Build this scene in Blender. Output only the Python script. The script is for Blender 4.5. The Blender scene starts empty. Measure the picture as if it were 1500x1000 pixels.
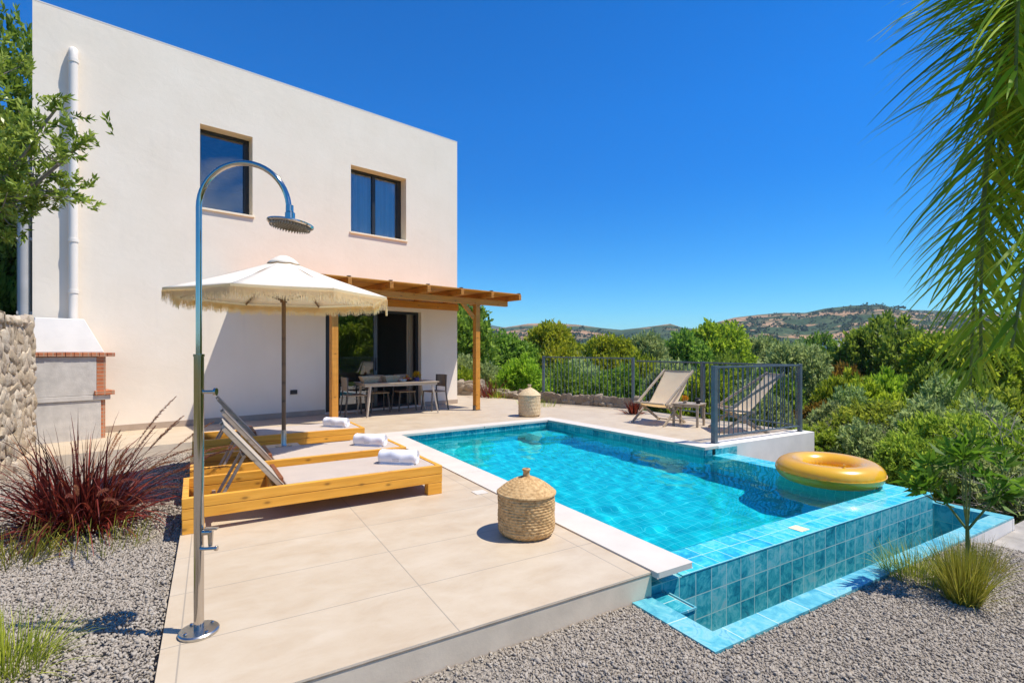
import bpy, bmesh, math, random
import numpy as np
from mathutils import Vector, Matrix, noise
from mathutils.geometry import tessellate_polygon
R = math.radians
sc = bpy.context.scene
col = sc.collection

# ------------------------------------------------------------------ camera, sky, sun, exposure
CAM_H, F, CX, HY = 1.4, 740.0, 750.0, 515.0          # eye height, focal length and horizon in photo pixels
cam = bpy.data.cameras.new('camera')
cam.sensor_width = 36.0
cam.lens = F / 1500.0 * 36.0
cam.shift_y = (HY - 500.0) / 1500.0
cam.clip_start, cam.clip_end = 0.05, 12000.0
cam_o = bpy.data.objects.new('camera', cam)
cam_o.location = (0, 0, CAM_H)
cam_o.rotation_euler = (R(90), 0, 0)
col.objects.link(cam_o)
sc.camera = cam_o

SUN = Vector((.48, -.05, 1.0)).normalized()
SUN_EL = math.asin(SUN.z)
world = bpy.data.worlds.new("World")
sc.world = world
world.use_nodes = True
wn, wl = world.node_tree.nodes, world.node_tree.links
bg = wn['Background']
sky = wn.new('ShaderNodeTexSky')
sky.sky_type = 'NISHITA'
sky.sun_disc = False
sky.sun_elevation = SUN_EL
sky.sun_rotation = math.atan2(SUN.x, SUN.y)
sky.altitude = 300
sky.air_density = 0.85
sky.dust_density = 0.0
sky.ozone_density = 3.5
hs = wn.new('ShaderNodeHueSaturation')
hs.inputs['Saturation'].default_value = 1.45
wl.new(sky.outputs[0], hs.inputs['Color'])
gm_ = wn.new('ShaderNodeGamma'); gm_.inputs['Gamma'].default_value = 1.20
wl.new(hs.outputs[0], gm_.inputs['Color'])
# a few soft clouds low in the sky behind the camera (seen mirrored in the upstairs glass)
tc_ = wn.new('ShaderNodeTexCoord'); cn_ = wn.new('ShaderNodeTexNoise'); cn_.inputs['Scale'].default_value = 5.0; cn_.inputs['Detail'].default_value = 7.0
mp_ = wn.new('ShaderNodeMapping'); mp_.inputs['Scale'].default_value = (1, 1, 2.2); wl.new(tc_.outputs['Generated'], mp_.inputs[0]); wl.new(mp_.outputs[0], cn_.inputs['Vector'])
cr_ = wn.new('ShaderNodeValToRGB'); cr_.color_ramp.elements[0].position = .50; cr_.color_ramp.elements[1].position = .72; wl.new(cn_.outputs['Fac'], cr_.inputs[0])
dp_ = wn.new('ShaderNodeVectorMath'); dp_.operation = 'DOT_PRODUCT'; dp_.inputs[1].default_value = (.80, -.55, .24); wl.new(tc_.outputs['Generated'], dp_.inputs[0])
mr_ = wn.new('ShaderNodeMapRange'); mr_.inputs[1].default_value = .86; mr_.inputs[2].default_value = .97; wl.new(dp_.outputs['Value'], mr_.inputs[0])
ml_ = wn.new('ShaderNodeMath'); ml_.operation = 'MULTIPLY'; wl.new(cr_.outputs[0], ml_.inputs[0]); wl.new(mr_.outputs[0], ml_.inputs[1])
cm_ = wn.new('ShaderNodeMix'); cm_.data_type = 'RGBA'; cm_.inputs[7].default_value = (9, 9, 9.5, 1); wl.new(ml_.outputs[0], cm_.inputs[0]); sx_ = wn.new('ShaderNodeSeparateXYZ'); wl.new(tc_.outputs['Generated'], sx_.inputs[0])
el_ = wn.new('ShaderNodeMapRange'); el_.inputs[1].default_value = -.05; el_.inputs[2].default_value = .42; el_.inputs[3].default_value = .60; el_.inputs[4].default_value = 1.0; wl.new(sx_.outputs['Z'], el_.inputs[0])
sk_ = wn.new('ShaderNodeVectorMath'); sk_.operation = 'SCALE'; wl.new(gm_.outputs[0], sk_.inputs[0]); wl.new(el_.outputs[0], sk_.inputs['Scale'])
sm_ = wn.new('ShaderNodeVectorMath'); sm_.operation = 'MULTIPLY'; sm_.inputs[1].default_value = (.60, 1.06, 1.02); wl.new(sk_.outputs[0], sm_.inputs[0])
wl.new(sm_.outputs[0], cm_.inputs[6])
wl.new(cm_.outputs[2], bg.inputs[0])
bg.inputs[1].default_value = 0.118
sl = bpy.data.lights.new('sun', 'SUN')
sl.energy = 4.7
sl.angle = R(0.53)
sl.cycles.is_caustics_light = True
sl.color = (1.0, 0.94, 0.85)
so = bpy.data.objects.new('sun', sl)
so.rotation_euler = SUN.to_track_quat('Z', 'Y').to_euler()
so.location = (8, 2, 15)
col.objects.link(so)
sc.view_settings.view_transform = 'Standard'
sc.view_settings.look = 'None'
sc.view_settings.exposure = 0.38
sc.view_settings.gamma = 1.0
cy = sc.cycles
cy.use_denoising = True
cy.max_bounces = 10
cy.diffuse_bounces = 6
cy.glossy_bounces = 4
cy.transmission_bounces = 8
cy.transparent_max_bounces = 16
cy.sample_clamp_indirect = 6.0
cy.caustics_reflective = False
cy.caustics_refractive = True

# ------------------------------------------------------------------ frames and helpers
def at(px, py, z=0.0):
    """ground point (at height z) seen at a photo pixel"""
    y = F * (CAM_H - z) / (py - HY)
    return Vector(((px - CX) / F * y, y, z))

class Frame:
    def __init__(s, o, deg):
        s.o = Vector((o[0], o[1], 0)); s.a = R(deg)
        s.x = Vector((math.cos(s.a), math.sin(s.a), 0)); s.y = Vector((-math.sin(s.a), math.cos(s.a), 0))
    def w(s, u, v, z=0.0): return s.o + s.x * u + s.y * v + Vector((0, 0, z))
    def l(s, p):
        d = Vector((p[0], p[1], 0)) - s.o
        return (d.dot(s.x), d.dot(s.y))
PO = Frame((1.215, 3.459), 30.7)          # pool and patio
HO = Frame((-1.49, 13.72), 41.7)          # house: x along the facade, y into the house
LO = Frame((-.69, 5.0), 32.2)             # loungers

def facade(px, py, dep=0.0):
    """(s, z) on the plane of the facade, dep behind it"""
    a = (px - CX) / F
    o = HO.o + HO.y * dep
    s = (a * o.y - o.x) / (HO.x.x - a * HO.x.y)
    y = o.y + HO.x.y * s
    return s, CAM_H + (HY - py) / F * y

def tag(o, label=None, cat=None, group=None, kind=None):
    if label: o['label'] = label
    if cat: o['category'] = cat
    if group: o['group'] = group
    if kind: o['kind'] = kind
    return o

def thing(name, label, cat, loc=(0, 0, 0), rz=0.0, group=None):
    o = bpy.data.objects.new(name, None)
    o.empty_display_size = .1
    o.location = loc
    o.rotation_euler = (0, 0, rz)
    col.objects.link(o)
    return tag(o, label, cat, group)

def dup(root, loc, rz=None, label=None, group=None, scale=None):
    r = root.copy(); col.objects.link(r)
    r.location = loc
    if rz is not None: r.rotation_euler = (0, 0, rz)
    if scale is not None: r.scale = scale
    if label: r['label'] = label
    if group: r['group'] = group
    for ch in list(root.children):
        c = ch.copy(); col.objects.link(c); c.parent = r
        for g in list(ch.children):
            d = g.copy(); col.objects.link(d); d.parent = c
    return r

class MB:
    def __init__(s): s.v = []; s.f = []; s.mi = []; s.sm = []
    def add(s, vs, fs, m=0, smooth=False):
        n = len(s.v)
        s.v += [tuple(p) for p in vs]
        s.f += [tuple(i + n for i in f) for f in fs]
        s.mi += [m] * len(fs); s.sm += [smooth] * len(fs)
        return s
    def box(s, x0, x1, y0, y1, z0, z1, m=0, M=None):
        p = [Vector((x, y, z)) for z in (z0, z1) for y in (y0, y1) for x in (x0, x1)]
        if M is not None: p = [M @ q for q in p]
        return s.add(p, [(0, 2, 3, 1), (4, 5, 7, 6), (0, 1, 5, 4), (2, 6, 7, 3), (0, 4, 6, 2), (1, 3, 7, 5)], m)
    def bar(s, a, b, w, h, up=(0, 0, 1), m=0, taper=1.0):
        a, b = Vector(a), Vector(b)
        d = (b - a).normalized(); up = Vector(up)
        x = d.cross(up)
        if x.length < 1e-4: x = d.cross(Vector((0, 1, 0)))
        x.normalize(); y = x.cross(d).normalized()
        p = []
        for c, k in ((a, 1.0), (b, taper)):
            for sy in (-1, 1):
                for sx in (-1, 1): p.append(c + x * (sx * w / 2 * k) + y * (sy * h / 2 * k))
        return s.add(p, [(0, 2, 3, 1), (4, 5, 7, 6), (0, 1, 5, 4), (2, 6, 7, 3), (0, 4, 6, 2), (1, 3, 7, 5)], m)
    def tube(s, pts, r, n=10, caps=True, m=0, smooth=True):
        pts = [Vector(p) for p in pts]
        rs = r if isinstance(r, (list, tuple)) else [r] * len(pts)
        vs = []; prev = None
        for i, p in enumerate(pts):
            d = (pts[min(i + 1, len(pts) - 1)] - pts[max(i - 1, 0)]).normalized()
            if prev is None:
                x = d.cross(Vector((0, 0, 1)))
                if x.length < 1e-3: x = d.cross(Vector((1, 0, 0)))
            else: x = prev - d * prev.dot(d)
            x.normalize(); prev = x; y = d.cross(x)
            for k in range(n):
                a = 2 * math.pi * k / n
                vs.append(p + (x * math.cos(a) + y * math.sin(a)) * rs[i])
        fs = [(i * n + k, i * n + (k + 1) % n, (i + 1) * n + (k + 1) % n, (i + 1) * n + k) for i in range(len(pts) - 1) for k in range(n)]
        s.add(vs, fs, m, smooth)
        if caps:
            b = len(s.v) - len(vs)
            for base, rev in ((b, True), (b + (len(pts) - 1) * n, False)):
                f = [base + k for k in range(n)]
                s.f.append(tuple(reversed(f)) if rev else tuple(f)); s.mi.append(m); s.sm.append(False)
        return s
    def lathe(s, prof, n=32, c=(0, 0, 0), m=0, smooth=True, wob=None):
        vs = []; c = Vector(c)
        for j, (r, z) in enumerate(prof):
            for k in range(n):
                a = 2 * math.pi * k / n
                rr = r + (wob(j, k) if wob else 0)
                vs.append(c + Vector((rr * math.cos(a), rr * math.sin(a), z)))
        fs = [(j * n + k, j * n + (k + 1) % n, (j + 1) * n + (k + 1) % n, (j + 1) * n + k) for j in range(len(prof) - 1) for k in range(n)]
        s.add(vs, fs, m, smooth)
        b = len(s.v) - len(vs)
        s.f.append(tuple(reversed([b + k for k in range(n)]))); s.mi.append(m); s.sm.append(False)
        s.f.append(tuple(b + (len(prof) - 1) * n + k for k in range(n))); s.mi.append(m); s.sm.append(False)
        return s
    def slab(s, poly, ztop, zbot, m=0, mside=None, bottom=False):
        """poly: list of (x,y); ztop a number or function"""
        zt = ztop if callable(ztop) else (lambda x, y: ztop)
        zb = zbot if callable(zbot) else (lambda x, y: zbot)
        top = [Vector((x, y, zt(x, y))) for x, y in poly]
        tris = tessellate_polygon([[Vector((x, y, 0)) for x, y in poly]])
        fs = []
        for t in tris:
            a, b, c = (top[i] for i in t)
            fs.append(tuple(t) if (b - a).cross(c - a).z > 0 else tuple(reversed(t)))
        s.add(top, fs, m)
        area = sum(poly[i][0] * poly[(i + 1) % len(poly)][1] - poly[(i + 1) % len(poly)][0] * poly[i][1] for i in range(len(poly)))
        q = poly if area > 0 else list(reversed(poly))
        n = len(q)
        vs = [Vector((x, y, zt(x, y))) for x, y in q] + [Vector((x, y, zb(x, y))) for x, y in q]
        s.add(vs, [(i + n, (i + 1) % n + n, (i + 1) % n, i) for i in range(n)], m if mside is None else mside)
        if bottom:
            s.add([Vector((x, y, zb(x, y))) for x, y in poly], [tuple(reversed(f)) for f in fs], m)
        return s
    def build(s, name, mats, parent=None, bevel=0.0, angle=35, loc=None, rz=None, seg=2):
        me = bpy.data.meshes.new(name)
        me.from_pydata(s.v, [], s.f)
        if not isinstance(mats, (list, tuple)): mats = [mats]
        for m in mats: me.materials.append(m)
        me.polygons.foreach_set('material_index', s.mi)
        me.polygons.foreach_set('use_smooth', s.sm)
        uv = me.uv_layers.new(name='UVMap').data
        for p in me.polygons:                       # box projection in metres
            n = p.normal; ax = max(range(3), key=lambda i: abs(n[i]))
            i, j = ((1, 2), (0, 2), (0, 1))[ax]
            for li in p.loop_indices:
                c = me.vertices[me.loops[li].vertex_index].co
                uv[li].uv = (c[i], c[j])
        me.update()
        o = bpy.data.objects.new(name, me)
        col.objects.link(o)
        if parent: o.parent = parent
        if loc is not None: o.location = loc
        if rz is not None: o.rotation_euler = (0, 0, rz)
        if any(s.sm) : me.set_sharp_from_angle(angle=R(angle))
        if bevel:
            b = o.modifiers.new('bevel', 'BEVEL'); b.width = bevel; b.segments = seg; b.limit_method = 'ANGLE'; b.angle_limit = R(40)
            b.harden_normals = False
        return o

def np_mesh(name, v, f, mats, parent=None, tint=None, smooth=False, mi=None):
    """mesh from arrays; tint is one value per face"""
    v = np.asarray(v, np.float32).reshape(-1, 3); f = np.asarray(f, np.int32); k = f.shape[1]
    me = bpy.data.meshes.new(name)
    me.vertices.add(len(v)); me.vertices.foreach_set('co', v.ravel())
    me.loops.add(f.size); me.loops.foreach_set('vertex_index', f.ravel())
    me.polygons.add(len(f)); me.polygons.foreach_set('loop_start', np.arange(0, f.size, k, dtype=np.int32))
    if smooth: me.polygons.foreach_set('use_smooth', np.ones(len(f), bool))
    for m in (mats if isinstance(mats, (list, tuple)) else [mats]): me.materials.append(m)
    if mi is not None: me.polygons.foreach_set('material_index', np.asarray(mi, np.int32))
    if tint is not None:
        a = me.attributes.new('tint', 'FLOAT', 'FACE'); a.data.foreach_set('value', np.asarray(tint, np.float32))
    me.update(calc_edges=True)
    o = bpy.data.objects.new(name, me)
    col.objects.link(o)
    if parent: o.parent = parent
    return o

# ------------------------------------------------------------------ materials
class Mat:
    def __init__(s, name):
        s.m = bpy.data.materials.new(name); s.m.use_nodes = True
        s.n = s.m.node_tree.nodes; s.l = s.m.node_tree.links
        s.b = s.n['Principled BSDF']; s.out = s.n['Material Output']
    def node(s, t, **kw):
        x = s.n.new(t)
        for k, v in kw.items():
            if k in x.inputs: x.inputs[k].default_value = v
            else: setattr(x, k, v)
        return x
    def link(s, a, b): s.l.new(a, b)
    def coord(s, kind='Object', scale=(1, 1, 1), loc=(0, 0, 0), rot=(0, 0, 0)):
        t = s.node('ShaderNodeTexCoord'); m = s.node('ShaderNodeMapping')
        s.link(t.outputs[kind], m.inputs[0])
        m.inputs['Scale'].default_value = scale; m.inputs['Location'].default_value = loc; m.inputs['Rotation'].default_value = rot
        return m.outputs[0]
    def noise(s, vec, scale=5, detail=4, rough=.55, dist=0.0):
        t = s.node('ShaderNodeTexNoise'); s.link(vec, t.inputs['Vector'])
        t.inputs['Scale'].default_value = scale; t.inputs['Detail'].default_value = detail
        t.inputs['Roughness'].default_value = rough; t.inputs['Distortion'].default_value = dist
        return t.outputs['Fac']
    def ramp(s, fac, stops, interp='LINEAR'):
        t = s.node('ShaderNodeValToRGB'); s.link(fac, t.inputs[0]); e = t.color_ramp.elements
        t.color_ramp.interpolation = interp
        while len(e) < len(stops): e.new(.5)
        for x, (p, c) in zip(e, stops): x.position = p; x.color = (*c, 1) if len(c) == 3 else c
        return t.outputs[0]
    def mix(s, fac, a, b, mode='MIX'):
        t = s.node('ShaderNodeMix', data_type='RGBA', blend_type=mode)
        for v, i in ((fac, t.inputs[0]), (a, t.inputs[6]), (b, t.inputs[7])):
            if hasattr(v, 'links'): s.link(v, i)
            else: i.default_value = v if not isinstance(v, tuple) else (*v, 1)[:4]
        return t.outputs[2]
    def math(s, op, a, b=0.0, clamp=False):
        t = s.node('ShaderNodeMath', operation=op, use_clamp=clamp)
        for v, i in ((a, t.inputs[0]), (b, t.inputs[1])):
            if hasattr(v, 'links'): s.link(v, i)
            else: i.default_value = v
        return t.outputs[0]
    def set(s, **kw):
        for k, v in kw.items():
            k = k.replace('_', ' ')
            i = s.b.inputs[k]
            if hasattr(v, 'links'): s.link(v, i)
            else: i.default_value = (*v, 1) if isinstance(v, tuple) and len(v) == 3 else v
        return s
    def bump(s, h, strength=.3, dist=.01):
        t = s.node('ShaderNodeBump'); s.link(h, t.inputs['Height'])
        t.inputs['Strength'].default_value = strength; t.inputs['Distance'].default_value = dist
        s.link(t.outputs[0], s.b.inputs['Normal'])
        return s

def simple(name, colr, rough=.6, var=.12, scale=8, metal=0.0, bump=0.0, bscale=60, coords='Object'):
    m = Mat(name); v = m.coord(coords)
    f = m.noise(v, scale, 5)
    d = tuple(c * (1 - var) for c in colr); l = tuple(min(1, c * (1 + var)) for c in colr)
    m.set(Base_Color=m.ramp(f, [(.3, d), (.7, l)]), Roughness=rough, Metallic=metal)
    if bump: m.bump(m.noise(v, bscale, 4), bump, .004)
    return m.m

def wood(name, dark, mid, light, rough=.45, axis=0, scale=1.0):
    m = Mat(name)
    s = [14 * scale] * 3; s[axis] = .9 * scale
    v = m.coord('Object', tuple(s))
    f = m.noise(v, 2.2, 6, .6, .6)
    v2 = m.coord('UV', (3.1, 6.5, 1))
    k = m.node('ShaderNodeTexVoronoi', voronoi_dimensions='2D'); m.link(v2, k.inputs['Vector']); k.inputs['Scale'].default_value = 1.0
    knots = m.ramp(k.outputs['Distance'], [(.0, (1, 1, 1)), (.045, (.85, .85, .85)), (.085, (.25, .25, .25)), (.14, (0, 0, 0))])
    c = m.ramp(f, [(.25, dark), (.5, mid), (.75, light)])
    big = m.ramp(m.noise(m.coord('Object', (1.2, 6, 9)), 1.6, 3), [(.35, (0, 0, 0)), (.7, (.55, .55, .55))])
    c = m.mix(big, c, tuple(x * .72 for x in mid))
    c = m.mix(m.math('MULTIPLY', knots, .75), c, tuple(x * .28 for x in dark))
    m.set(Base_Color=c, Roughness=rough)
    m.bump(f, .25, .003)
    return m.m

def foliage(name, dark, mid, light, trans=.54, rough=.5):
    m = Mat(name)
    a = m.node('ShaderNodeAttribute', attribute_name='tint')
    oi = m.node('ShaderNodeObjectInfo')
    c = m.ramp(a.outputs['Fac'], [(0, dark), (.5, mid), (1, light)])
    h = m.node('ShaderNodeHueSaturation'); m.link(c, h.inputs['Color'])
    m.link(m.math('ADD', m.math('MULTIPLY', oi.outputs['Random'], .04), .48), h.inputs['Hue'])
    m.link(m.math('ADD', m.math('MULTIPLY', oi.outputs['Random'], .35), .82), h.inputs['Value'])
    m.set(Base_Color=h.outputs[0], Roughness=rough)
    m.b.inputs['Specular IOR Level'].default_value = .35
    tr = m.node('ShaderNodeBsdfTranslucent'); m.link(h.outputs[0], tr.inputs[0])
    mx = m.node('ShaderNodeMixShader', Fac=trans)
    m.link(m.b.outputs[0], mx.inputs[1]); m.link(tr.outputs[0], mx.inputs[2]); m.link(mx.outputs[0], m.out.inputs[0])
    return m.m

def tile_mat(name, cols, w=.165, h=.165, grout=(.42, .62, .62), gw=.004, rough=.18, marb=1.0, off=(0, 0), offset=0.0, vary=.6):
    m = Mat(name)
    v = m.coord('UV', loc=(off[0], off[1], 0))
    b = m.node('ShaderNodeTexBrick', offset=offset, squash=1.0)
    m.link(v, b.inputs['Vector'])
    for k, x in (('Scale', 1.0), ('Mortar Size', gw), ('Mortar Smooth', .1), ('Bias', 0.0), ('Brick Width', w), ('Row Height', h)): b.inputs[k].default_value = x
    b.inputs['Color1'].default_value = (0, 0, 0, 1); b.inputs['Color2'].default_value = (1, 1, 1, 1); b.inputs['Mortar'].default_value = (.5, .5, .5, 1)
    o = m.coord('Object')
    n1 = m.noise(o, 9, 6, .65, 1.6); n2 = m.noise(o, 2.2, 3)
    t = m.math('ADD', m.math('MULTIPLY', m.math('SUBTRACT', n1, .5), 1.9 * marb), m.math('MULTIPLY', m.math('SUBTRACT', b.outputs['Color'], .5), vary * .6))
    t = m.math('ADD', t, m.math('MULTIPLY', m.math('SUBTRACT', n2, .5), .8))
    c = m.ramp(m.math('ADD', t, .5), cols)
    c = m.mix(b.outputs['Fac'], c, grout)
    m.set(Base_Color=c, Roughness=m.math('ADD', m.math('MULTIPLY', b.outputs['Fac'], .5), rough))
    m.bump(m.math('SUBTRACT', 1.0, b.outputs['Fac']), .5, .002)
    return m.m

M = {}
def mats():
    # rendered wall
    m = Mat('white_render'); v = m.coord('Object')
    n1 = m.noise(v, 1.3, 6, .6); n2 = m.noise(v, 9, 5); fine = m.noise(v, 160, 3)
    st = m.noise(m.coord('Object', (3, 3, .35)), 2.0, 4)
    c = m.ramp(n1, [(.3, (.85, .745, .595)), (.7, (.90, .80, .655))])
    c = m.mix(m.ramp(st, [(.55, (0, 0, 0)), (.85, (.22, .22, .22))]), c, (.68, .60, .50))
    m.set(Base_Color=c, Roughness=.85)
    tw = m.noise(m.coord('Object', (1, 1, 1.6)), 4.2, 3, .5, 1.2)
    m.bump(m.math('ADD', m.math('ADD', m.math('MULTIPLY', n2, .8), m.math('MULTIPLY', fine, .5)), m.math('MULTIPLY', tw, 1.3)), .42, .004)
    M['render'] = m.m
    M['reveal'] = simple('reveal_plaster', (.94, .80, .58), .85, .05, 4)
    M['white_plaster'] = simple('white_plaster', (.80, .75, .68), .8, .07, 3, bump=.2)
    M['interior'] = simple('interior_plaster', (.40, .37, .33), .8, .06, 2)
    # patio tiles
    m = Mat('patio_tile'); v = m.coord('UV', loc=(1.743, -.534, 0))
    b = m.node('ShaderNodeTexBrick', offset=0.0, squash=1.0); m.link(v, b.inputs['Vector'])
    for k, x in (('Scale', 1.0), ('Mortar Size', .0035), ('Mortar Smooth', .0), ('Bias', 0.0), ('Brick Width', 1.2), ('Row Height', .6)): b.inputs[k].default_value = x
    b.inputs['Color1'].default_value = (0, 0, 0, 1); b.inputs['Color2'].default_value = (1, 1, 1, 1)
    o = m.coord('Object', (1, 1.7, 1), rot=(0, 0, .1))
    n1 = m.noise(o, 2.6, 8, .68, .25); n2 = m.noise(m.coord('Object'), .8, 4)
    f = m.math('ADD', m.math('MULTIPLY', n1, .75), m.math('MULTIPLY', n2, .25))
    c = m.ramp(f, [(.32, (.465, .355, .235)), (.45, (.51, .405, .278)), (.55, (.54, .44, .312)), (.68, (.575, .48, .355))])
    c = m.mix(m.math('MULTIPLY', b.outputs['Color'], .16), c, (.42, .34, .25))
    c = m.mix(m.math('MULTIPLY', b.outputs['Fac'], .8), c, (.30, .255, .20))
    sp = m.noise(m.coord('Object'), 55, 3, .7)
    c = m.mix(m.ramp(sp, [(.66, (0, 0, 0)), (.76, (.35, .35, .35))]), c, (.42, .32, .22))
    m.set(Base_Color=c, Roughness=m.ramp(n1, [(.3, (.5, .5, .5)), (.7, (.62, .62, .62))]))
    m.bump(m.math('SUBTRACT', m.math('MULTIPLY', n1, .15), b.outputs['Fac']), .4, .002)
    M['patio'] = m.m
    M['slab_edge'] = simple('slab_edge', (.66, .55, .41), .85, .10, 5, bump=.2, bscale=60)
    M['cast_concrete'] = simple('cast_concrete', (.54, .50, .445), .9, .14, 7, bump=.7, bscale=60)
    M['concrete'] = simple('concrete', (.34, .31, .27), .9, .22, 6, bump=.4, bscale=40)
    M['concrete_pale'] = simple('pale_concrete', (.72, .58, .40), .9, .16, 7, bump=.7, bscale=70)
    M['coping'] = simple('coping_stone', (.62, .56, .48), .6, .06, 4, bump=.15, bscale=90)
    T = [(.05, (.010, .15, .22)), (.3, (.022, .27, .34)), (.5, (.05, .38, .43)), (.75, (.16, .50, .53)), (1, (.27, .47, .49))]
    M['tile_wall'] = tile_mat('teal_tile', T, off=(.1, .12), grout=(.36, .55, .52))
    M['tile_lip'] = tile_mat('lip_tile', [(.05, (.02, .30, .46)), (.3, (.03, .43, .56)), (.5, (.06, .54, .63)), (.75, (.16, .62, .68)), (1, (.05, .40, .60))], grout=(.30, .62, .66), rough=.10)
    M['tile_rim'] = tile_mat('rim_tile', [(.05, (.05, .28, .38)), (.3, (.09, .38, .46)), (.5, (.13, .46, .51)), (.75, (.24, .53, .55)), (1, (.10, .36, .48))], w=.33, h=.33, grout=(.45, .62, .60), rough=.35)
    M['tile_pool'] = tile_mat('pool_tile', [(.05, (.04, .58, .63)), (.4, (.06, .67, .71)), (.8, (.11, .74, .76)), (1, (.05, .61, .66))], w=.10, h=.10, grout=(.50, .88, .88), gw=.004, rough=.3, marb=1.0, vary=1.0)
    # metals
    M['steel'] = simple('polished_steel', (.55, .50, .44), .10, .03, 5, 1.0)
    M['steel_dull'] = simple('brushed_steel', (.50, .49, .46), .3, .08, 20, 1.0)
    M['fence'] = simple('blue_grey_paint', (.115, .15, .175), .45, .15, 8, .2)
    M['frame'] = simple('dark_aluminium', (.030, .031, .033), .4, .1, 8, .3)
    M['frame_mid'] = simple('grey_aluminium', (.10, .11, .115), .4, .1, 8, .3)
    M['taupe'] = simple('taupe_metal', (.50, .43, .34), .5, .08, 8)
    M['chair_tan'] = simple('tan_weave', (.32, .245, .165), .8, .15, 40)
    M['dark_metal'] = simple('charcoal_metal', (.10, .085, .07), .5, .1, 8)
    M['black'] = simple('black_plastic', (.02, .02, .022), .5, .1, 8)
    M['pvc'] = simple('white_pvc', (.84, .77, .67), .45, .03, 3)
    M['grey_pipe'] = simple('grey_pipe', (.42, .41, .39), .6, .1, 3)
    # wood
    M['pine'] = wood('lacquered_pine', (.62, .25, .022), (.84, .39, .04), (.92, .48, .085))
    M['pine_v'] = wood('lacquered_pine_upright', (.40, .15, .02), (.56, .25, .04), (.66, .32, .07), axis=2)
    M['beam'] = wood('stained_beam', (.46, .17, .018), (.64, .27, .033), (.74, .35, .06))
    M['beam_y'] = wood('stained_rafter', (.38, .13, .015), (.54, .21, .026), (.66, .28, .05), axis=1)
    M['beam_v'] = wood('stained_post', (.48, .18, .018), (.64, .27, .033), (.72, .33, .055), axis=2)
    M['pole_wood'] = wood('brown_pole', (.14, .075, .035), (.22, .125, .06), (.28, .17, .085), axis=2)
    M['redwood'] = simple('red_brown_wood', (.22, .07, .025), .5, .15, 20)
    M['greywood'] = wood('weathered_wood', (.30, .23, .16), (.42, .335, .24), (.52, .43, .32))
    # fabrics
    def fabric(name, c, sc_=420, trans=0.0, var=.06):
        m = Mat(name); v = m.coord('Object')
        w1 = m.node('ShaderNodeTexWave', wave_type='BANDS', bands_direction='X'); m.link(v, w1.inputs[0]); w1.inputs['Scale'].default_value = sc_ / 6.28
        w2 = m.node('ShaderNodeTexWave', wave_type='BANDS', bands_direction='Y'); m.link(v, w2.inputs[0]); w2.inputs['Scale'].default_value = sc_ / 6.28
        f = m.noise(v, 3.5, 5)
        m.set(Base_Color=m.ramp(f, [(.3, tuple(x * (1 - var) for x in c)), (.7, tuple(min(1, x * (1 + var)) for x in c))]), Roughness=.9)
        m.b.inputs['Sheen Weight'].default_value = .15
        m.bump(m.math('ADD', m.math('MULTIPLY', w1.outputs['Fac'], w2.outputs['Fac']), m.math('MULTIPLY', f, 2.0)), .3, .0015)
        if trans:
            tr = m.node('ShaderNodeBsdfTranslucent'); tr.inputs[0].default_value = (*[min(1, x) for x in (c[0], c[1] * .93, c[2] * .78)], 1)
            mx = m.node('ShaderNodeMixShader', Fac=trans)
            m.link(m.b.outputs[0], mx.inputs[1]); m.link(tr.outputs[0], mx.inputs[2]); m.link(mx.outputs[0], m.out.inputs[0])
        return m.m
    M['mattress'] = fabric('sand_textilene', (.50, .41, .33))
    M['mattress_dark'] = fabric('taupe_textilene', (.46, .385, .29))
    M['canvas'] = fabric('cream_canvas', (.93, .86, .73), trans=.25)
    M['fringe'] = fabric('fringe_cotton', (.95, .84, .56), trans=.60, sc_=600)
    M['sling'] = fabric('beige_sling', (.97, .86, .67), trans=.5)
    M['towel'] = fabric('white_towel', (.86, .85, .87), 900)
    M['curtain'] = fabric('pale_curtain', (.96, .96, .97), 300, trans=.3)
    M['curtain_warm'] = fabric('warm_curtain', (.55, .46, .33), 300)
    # wicker
    def wicker(name, a, b_, c3, hs=1.0):
        m = Mat(name); v = m.coord('Object')
        n = m.noise(v, 38, 4, .6); n2 = m.noise(v, 6, 3)
        c = m.ramp(n, [(.3, a), (.5, b_), (.72, c3)])
        c = m.mix(m.math('MULTIPLY', n2, .35), c, a)
        m.set(Base_Color=c, Roughness=.8); m.bump(n, .5, .004)
        return m.m
    M['wicker'] = wicker('seagrass_weave', (.34, .19, .07), (.58, .36, .15), (.78, .54, .26))
    M['wicker_pale'] = wicker('pale_rush_weave', (.46, .32, .165), (.66, .50, .29), (.78, .62, .39))
    # masonry
    M['stone'] = Mat('limestone'); m = M['stone']
    a = m.node('ShaderNodeAttribute', attribute_name='tint')
    n = m.noise(m.coord('Object'), 14, 6, .65)
    c = m.ramp(a.outputs['Fac'], [(0, (.36, .28, .18)), (.4, (.50, .415, .30)), (.75, (.62, .54, .42)), (1, (.44, .36, .27))])
    c = m.mix(m.ramp(n, [(.35, (.55, .55, .55)), (.65, (0, 0, 0))]), c, (.36, .27, .18))
    m.set(Base_Color=c, Roughness=.9); m.bump(n, 1.0, .02); M['stone'] = m.m
    m2 = M['stone'].copy(); m2.name = 'tan_stone'
    for nd in m2.node_tree.nodes:
        if nd.type == 'VALTORGB' and len(nd.color_ramp.elements) == 4:
            for e_, c_ in zip(nd.color_ramp.elements, ((.22, .165, .105), (.31, .245, .165), (.41, .34, .25), (.27, .215, .15))): e_.color = (*c_, 1)
    M['stone_tan'] = m2
    M['mortar_and_shade'] = simple('earth_mortar_and_shade', (.26, .21, .155), .95, .25, 10, bump=.5)
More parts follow.
